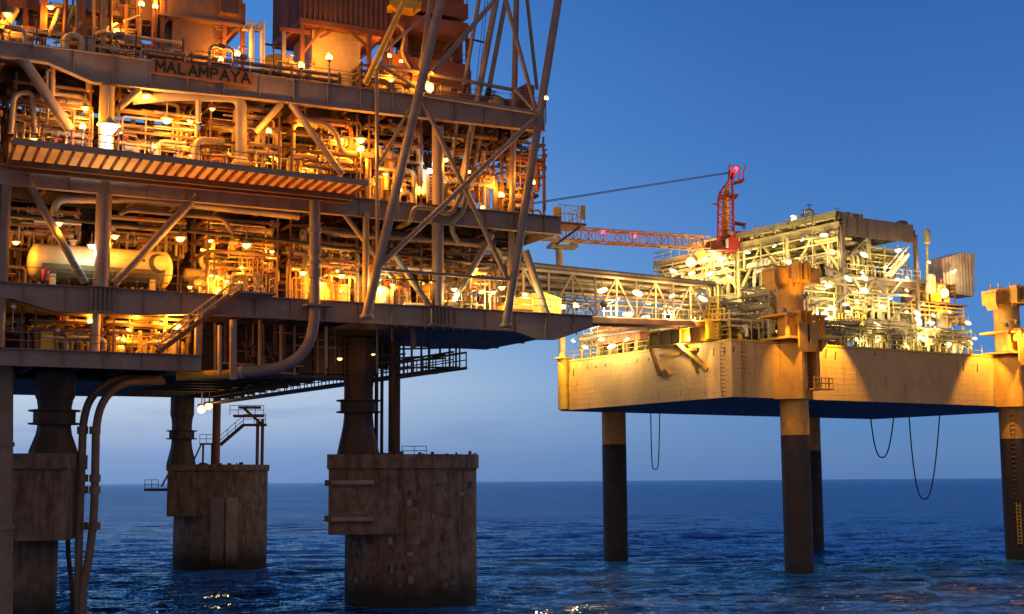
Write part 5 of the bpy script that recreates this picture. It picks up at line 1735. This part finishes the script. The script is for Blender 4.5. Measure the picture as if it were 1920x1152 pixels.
# pipe bridge between the platforms
br = thing('pipe_bridge', 'long lattice pipe bridge linking the gas platform to the jack-up', 'bridge', (10, 130, 24))
s0 = A.w(40.5, 5.5, 23.75)
e0 = BH.px(1300, 612, -1.0)
e0.z = 26.85
MB().truss(s0, e0, 3.2, 3.9, 9, .1, chord=.17).build('lattice_frame', M_CREAM, br)
dirb = (e0 - s0).normalized()
sideb = dirb.cross(Vector((0, 0, 1))).normalized()
MB().beam(s0 - Vector((0, 0, .25)), e0 - Vector((0, 0, .25)), 3.0, .12).build('walkway_floor', M_RUST, br)
for o_ in (-1.75, 1.75):
    MB().beam(s0 + sideb * o_ - Vector((0, 0, .3)), e0 + sideb * o_ - Vector((0, 0, .3)), .25, .5).build('bottom_chord', M_RUST, br)
MB().rail([s0 + sideb * 1.45 + Vector((0, 0, .05)), e0 + sideb * 1.45 + Vector((0, 0, .05))], 1.1, 1.5, .045).build('handrail', M_CREAM, br)
e1 = BL.px(1452, 566, -.6)
for i, (o_, h, r_, mt) in enumerate(((-1.2, 4.25, .3, M_CREAM), (-.4, 4.3, .3, M_TAN), (.5, 4.3, .32, M_CREAM), (1.3, 4.2, .28, M_PIPE), (1.0, 2.6, .2, M_PIPE), (.2, 2.2, .16, M_CREAM), (-1.4, 1.5, .2, M_OLIVE), (-1.4, 3.2, .25, M_OLIVE), (-.2, 3.3, .2, M_PIPE), (1.4, 3.3, .2, M_PIPE), (.8, 1.2, .15, M_CREAM), (-.6, 2.5, .22, M_PIPE), (1.2, 1.7, .12, M_PIPE))):
    p0 = s0 + sideb * o_ + Vector((0, 0, h))
    p1 = e0 + sideb * o_ + Vector((0, 0, h))
    p2 = p1 + (p1 - p0).normalized() * 1.5
    p3 = Vector((e1.x + o_ * .5, e1.y, p1.z + .2 + i * .05))
    MB().tube([p0, p1 + (p1 - p0).normalized() * (3.0 if i < 4 else 0)], r_, 14).build('pipe', mt, br)

# red crane and its long boom
cr = thing('deck_crane', 'red crane with its long pale lattice boom lying towards the gas platform', 'crane', BL.px(1385, 465, 2))
CD = 176.0
C_ = lambda x, y, d=CD: pd(x, y, d)
fc = Frame((C_(1375, 450).x, CD), (1, .25))
s_ = CD / FPX
MB().lathe(C_(1385, 474), [(1.5, 0), (1.5, 1.4), (1.9, 1.5), (1.9, 1.8)], 20).build('slew_pedestal', M_RED, cr)
cab = [(1364, 470), (1366, 446), (1377, 434), (1404, 434), (1408, 446), (1408, 468)]
MB().prism([C_(x, y, CD - 1.6) for x, y in cab], Vector((.4, 3.0, 0))).build('machinery_house', M_RED, cr)
MB().prism([C_(x, y, CD - 1.8) for x, y in ((1383, 442), (1386, 434), (1404, 435), (1404, 441))], Vector((.4, 3.3, 0))).build('house_roof', M_REDT, cr)
MB().prism([C_(x, y, CD - 1.75) for x, y in ((1361, 464), (1361, 449), (1366, 447), (1366, 464))], Vector((.2, 1.6, 0))).build('cab_window', M_WHITE, cr)
MB().prism([C_(x, y, CD - 1.7) for x, y in ((1366, 440), (1372, 434), (1376, 435), (1374, 442))], Vector((.2, 1.6, 0))).build('cab_panel', M_STEEL, cr)
MB().prism([C_(x, y, CD - 1.2) for x, y in ((1318, 462), (1328, 453), (1352, 449), (1364, 452), (1364, 468), (1322, 470))], Vector((.4, 2.4, 0))).build('boom_foot', M_REDT, cr)
for dy in (-1.1, 1.1):
    for pts, r_ in ((((1346, 455), (1347, 372), (1354, 356), (1366, 340), (1371, 318)), .14), (((1376, 440), (1374, 360), (1372, 345), (1378, 318)), .16)):
        MB().tube([C_(x, y, CD + dy) for x, y in pts], r_, 8).build('gantry_leg', M_RED, cr)
MB().tube([C_(1359, 452), C_(1361, 372), C_(1365, 345)], [.62, .42, .25], 12).build('gantry_mast', M_ORNG, cr)
for y in range(360, 450, 14):
    xa = 1347
    MB().tube([C_(xa, y, CD - 1.1), C_(1374, y + 3, CD - 1.1)], .09, 6).build('gantry_lacing', M_RED, cr)
    MB().tube([C_(xa, y, CD - 1.1), C_(1361, y + 14, CD - 1.1)], .08, 6).build('gantry_lacing', M_RED, cr)
    MB().tube([C_(1374, y + 14, CD + 1.1), C_(1361, y, CD + 1.1)], .08, 6).build('gantry_lacing', M_RED, cr)
m = MB().beam(C_(1348, 371), C_(1382, 369), 2.4, .2)
m.beam(C_(1336, 383), C_(1350, 384), .3, .15)
m.beam(C_(1374, 418), C_(1398, 422), 1.2, .25)
m.beam(C_(1376, 344), C_(1394, 339), 1.8, .18)
m.build('platform', M_REDT, cr)
m = MB()
for x0, y0, x1, y1 in ((1367, 330, 1367, 310), (1367, 310, 1386, 313), (1386, 313, 1386, 340), (1393, 340, 1394, 322), (1394, 322, 1398, 310), (1367, 320, 1386, 322)):
    m.tube([C_(x0, y0, CD - .6), C_(x1, y1, CD - .6)], .1, 6)
m.build('head_frame', M_RED, cr)
MB().lathe(C_(1372, 330, CD - .8), [(.45, 0), (.45, .25)], 14, Vector((0, 1, 0))).build('sheave', M_BLACK, cr)
b0 = C_(1325, 468, 175.5)
b1 = pd(814, 436, 158.2)
bt = b1 - b0
MB().truss(b0, b1, 1.7, 1.55, 36, .055, side=bt.cross(Vector((0, 0, 1))), chord=.1).build('boom', M_BOOM, cr)
m = MB()
for t in (.17, .35, .54):
    m.beam(b0.lerp(b1, t) + Vector((-.6, 0, .05)), b0.lerp(b1, t) + Vector((.6, 0, .05)), 1.4, .18)
m.build('boom_cradles', M_YEL, cr)
for i in range(2):
    MB().tube([C_(1368, 323 + i * 2, CD - .5 + i), b1 + Vector((-.5 + i, 0, 1.6))], .05, 6).build('pendant_cable', M_BLACK, cr)

# hoses hanging below the hull
for i, (xa, xb, yt_, yb, c, lb) in enumerate(((1220, 1237, 772, 880, M_REDT, 'thin reddish hose looped below the hull near the left leg'), (1632, 1676, 780, 858, M_HOSE, 'short dark hose loop below the hull, left of the longer one'),
                                               (1704, 1762, 776, 936, M_HOSE, 'long dark hose loop below the hull nearest the right leg'))):
    pts = []
    for t in np.linspace(-1, 1, 25):
        y = yb - (yb - yt_) * (abs(t) ** 2.6 if i else abs(t) ** 6)
        pts.append(B.px((xa + xb) / 2 + (xb - xa) / 2 * t, y, 31.0))
    one(MB().tube(pts, .1 if i else .07, 8), 'hanging_hose', c, lb, 'hose', 'hoses hanging under the hull')

# ------------------------------------------------------------------ lamps of the jack-up
angB = math.atan2(B.u.y, B.u.x)
LB = {
    'bridge': [(1139, 566), (1152, 562), (1212, 569), (1252, 580), (1266, 580), (1205, 596), (1172, 590), (1092, 548), (1160, 553), (1226, 558), (1285, 563)],  # the last four are added to light the pipes on top
    'left hull deck': [(1075, 640), (1097, 651), (1147, 650), (1175, 637), (1118, 597)],
    'left side of the module': [(1297, 513), (1331, 514), (1313, 527), (1373, 570), (1421, 574), (1413, 592), (1378, 607), (1396, 628), (1283, 528), (1478, 492), (1440, 545), (1375, 585), (1345, 600), (1330, 470), (1405, 640), (1440, 612), (1352, 488), (1402, 474), (1452, 462), (1505, 450), (1545, 441), (1262, 508), (1560, 470), (1500, 520)],
    'right side of the module': [(1788, 509), (1560, 577), (1586, 572), (1608, 568), (1547, 590), (1617, 512), (1684, 470), (1742, 492), (1655, 576), (1520, 585), (1620, 478), (1660, 500), (1700, 545), (1622, 545)],
    'right hull deck': [(1720, 588), (1722, 600), (1748, 607), (1690, 641), (1722, 634), (1778, 646), (1800, 650), (1815, 606), (1640, 632), (1610, 638), (1780, 585), (1700, 585)],
}
R = random.Random(31)
for zone, n_, x0_, x1_, y0_, y1_ in (('left side of the module', 12, 1320, 1560, 470, 620), ('right side of the module', 12, 1545, 1760, 500, 610), ('right hull deck', 8, 1560, 1830, 600, 645), ('left hull deck', 3, 1110, 1300, 630, 650)):
    LB[zone] += [(int(R.uniform(x0_, x1_)), int(R.uniform(y0_, y1_))) for i in range(n_)]
FB = {'bridge': None, 'left hull deck': (BH, -1.2), 'left side of the module': (BL, -.9), 'right side of the module': (B, 3.0), 'right hull deck': (B, 1.7)}
for zone, ls in LB.items():
    ls.sort()
    cnt = {}
    for i, (x, y) in enumerate(ls):
        lev = ('' if 'side' not in zone else 'upper level, ' if y < 505 else 'middle level, ' if y < 580 else 'lowest level, ')
        cnt[lev] = cnt.get(lev, 0) + 1
        if FB[zone] is None:
            t = (x - 1040) / 260
            p = pd(x, y, s0.y + (e0.y - s0.y) * t)
            p += Vector((sideb.x, sideb.y, 0)) * (2.0 if y < 561 or y == 563 else .3)
        else:
            f_, v = FB[zone]
            if zone == 'left side of the module' and x < 1300 and y < 520:
                v = -.8
            if x == 1788:
                v = 6.6
            p = f_.px(x, y, v)
        where = {'bridge': 'on the pipe bridge', 'left hull deck': 'above the lit hull side', 'left side of the module': 'on the module left side',
                 'right side of the module': 'on the module right side', 'right hull deck': 'low along the right hull deck'}[zone]
        sc_ = .62 + .6 * ((x * 7 + y * 3) % 5) / 4
        o = Vector((0, 0, -.5)) + (B.u * -.8 if zone.startswith('left') else B.v * -.9 if zone.startswith('right') else sideb * 2.2 + Vector((0, 0, 1.4)))
        lamp(p, 'tube', G_WHITE, WARM if zone != 'bridge' else (1, .62, .2), .8 * LPB * {'bridge': 1.3, 'right hull deck': .6, 'left hull deck': 2.2}.get(zone, 1.0), f'white tube lamp {where}, {lev}{ORD[cnt[lev]-1]} from left', 'white tube lamps on the jack-up', angB if zone.startswith('right') else angB - PI / 2 + .4, sc_, off=o).rotation_euler.y = (((x * 13 + y * 7) % 11) - 5) * .09
lamp(BL.px(1295, 492, -1.2), 'flood', G_ORNG, SOD, 1500, 'brilliant orange floodlight at the left end of the jack-up module', 'orange floodlights on the jack-up', -.2, 1.6, off=Vector((-.5, -1, 0)))
lamp(B.px(1772, 550, 4.0), 'flood', G_ORNG, SOD, 2200, 'brilliant orange floodlight below the louvred housing', 'orange floodlights on the jack-up', .3, 1.5, off=Vector((-.3, -1.0, 0)))
lamp(BL.px(1490, 416, 3), 'post', G_WHITE, WARM, 1400, 'round white lamp on a tall post above the jack-up roof', 'roof lamps of the jack-up', 0, 1.9)
lamp(BL.px(1314, 464, 1), 'post', G_WHITE, WARM, 900, 'round white lamp on a post beside the crane boom foot', 'roof lamps of the jack-up', 0, 1.8)
for i, (x, y, d) in enumerate(((1042, 428, 165.8), (1131, 438, 168.7), (1191, 446, 170.8))):
    t = thing('warning_lamp', f'{["leftmost", "middle", "rightmost"][i]} of the three small red lamps on top of the crane boom', 'lamp', pd(x, y, d) - Vector((0, 0, .5)), 'red lamps on the crane boom')
    p = pd(x, y, d)
    MB().tube([p - Vector((0, 0, .9)), p], .05, 6).build('stem', M_LAMP, t)
    MB().lathe(p - Vector((0, 0, .1)), [(.0, 0), (.2, .1), (.24, .3), (.14, .48), (0, .5)], 12).build('globe', G_RED, t)
    light(p + Vector((0, -.6, .1)), (1, .1, .1), 50, .2, t)
t = thing('warning_lamp', 'pinkish red lamp at the very top of the red crane', 'lamp', C_(1379, 318) * 1.0)
MB().tube([C_(1377, 322, CD - .8), C_(1382, 314, CD - .8)], .24, 10).build('globe', G_RED, t)
MB().tube([C_(1377, 322, CD - .8), C_(1376, 330, CD - .7)], .07, 6).build('stem', M_LAMP, t)
light(C_(1380, 317, CD - 1.8), (1, .1, .15), 90, .2, t)


def spot(fr, loc, aim, power, size, label, col=(1, .52, .05), blend=.5):
    """wall floodlight: bracket, housing and lens, with its spot lamp"""
    loc, aim = Vector(loc), Vector(aim)
    d = (aim - loc).normalized()
    r = thing('wall_floodlight', label, 'floodlight', loc, 'floodlights shining down the hull sides')
    MB().beam(loc - d * .1, loc - fr.v * -.9 + Vector((0, 0, .3)), .12).build('bracket', M_LAMP, r)
    MB().lathe(loc - d * .25, [(.1, 0), (.3, .2), (.34, .42)], 12, d).build('housing', M_LAMP, r)
    MB().lathe(loc + d * .172, [(.28, 0), (.0, .05)], 12, d).build('lens', G_ORNG, r)
    l = bpy.data.lights.new('spot_lamp', 'SPOT')
    l.energy = power
    l.color = col
    l.spot_size = size
    l.spot_blend = blend
    l.shadow_soft_size = .15
    o = bpy.data.objects.new('spot_lamp', l)
    COL.objects.link(o)
    o.parent = r
    o.location = d * .35
    o.rotation_euler = d.to_track_quat('-Z', 'Y').to_euler()
    return r


spot(B, B.w(13.6, -3.6, 28.4), B.w(14.4, .3, 19.6), 9000, 1.15, 'orange floodlight on the hull edge right of the front jacking frame')
spot(B, B.w(39.8, -3.6, 28.0), B.w(39.4, .3, 19.6), 7500, 1.2, 'orange floodlight on the hull edge left of the far jacking frame', blend=.4)
spot(BH, BH.w(2.2, -3.2, 27.6), BH.w(3.0, 0, 19.6), 4200, 1.4, 'orange floodlight over the far left end of the lit hull side', blend=.6)
spot(BH, BH.w(31.2, -4.2, 27.2), BH.w(25.5, -.8, 24.4), 6000, 1.3, 'orange floodlight over the near end of the lit hull side', blend=.6)
for t_, w_ in ((.35, 'nearer the gas platform'), (.7, 'nearer the jack-up')):  # pair of floodlights added to brighten the left hull face
    spot(BH, s0.lerp(e0, t_) + sideb * 2.1 + Vector((0, 0, 1.2)), BH.w(15 + 6 * t_, 0, 21), 8200, 1.1, f'added floodlight on the pipe bridge rail, brightening the hull, {w_}', col=(1, .64, .27), blend=.6)
spot(B, B.w(4.2, -3.6, 27.6), B.w(7.6, -2, 21), 2600, 1.3, 'orange floodlight lighting the left flank of the front jacking frame', blend=.7)
spot(B, B.w(41.6, -3.8, 28.5), B.w(44.4, -2, 23), 9000, 1.4, 'orange floodlight lighting the jacking frame at the right edge', blend=.7)
spot(B, B.w(6.5, -4.2, 29), B.w(8.4, -2, 32.0), 900, 1.6, 'orange floodlight lighting the crown of the front jacking frame', blend=.8)

S.render.engine = 'CYCLES'
S.cycles.use_denoising = True
S.cycles.max_bounces = 5
S.cycles.diffuse_bounces = 3
S.cycles.glossy_bounces = 3
S.cycles.sample_clamp_indirect = 4
S.cycles.sample_clamp_direct = 0
S.cycles.use_light_tree = True
S.view_settings.view_transform = 'Standard'
S.view_settings.look = 'None'
S.view_settings.exposure = 0
S.view_settings.gamma = 1
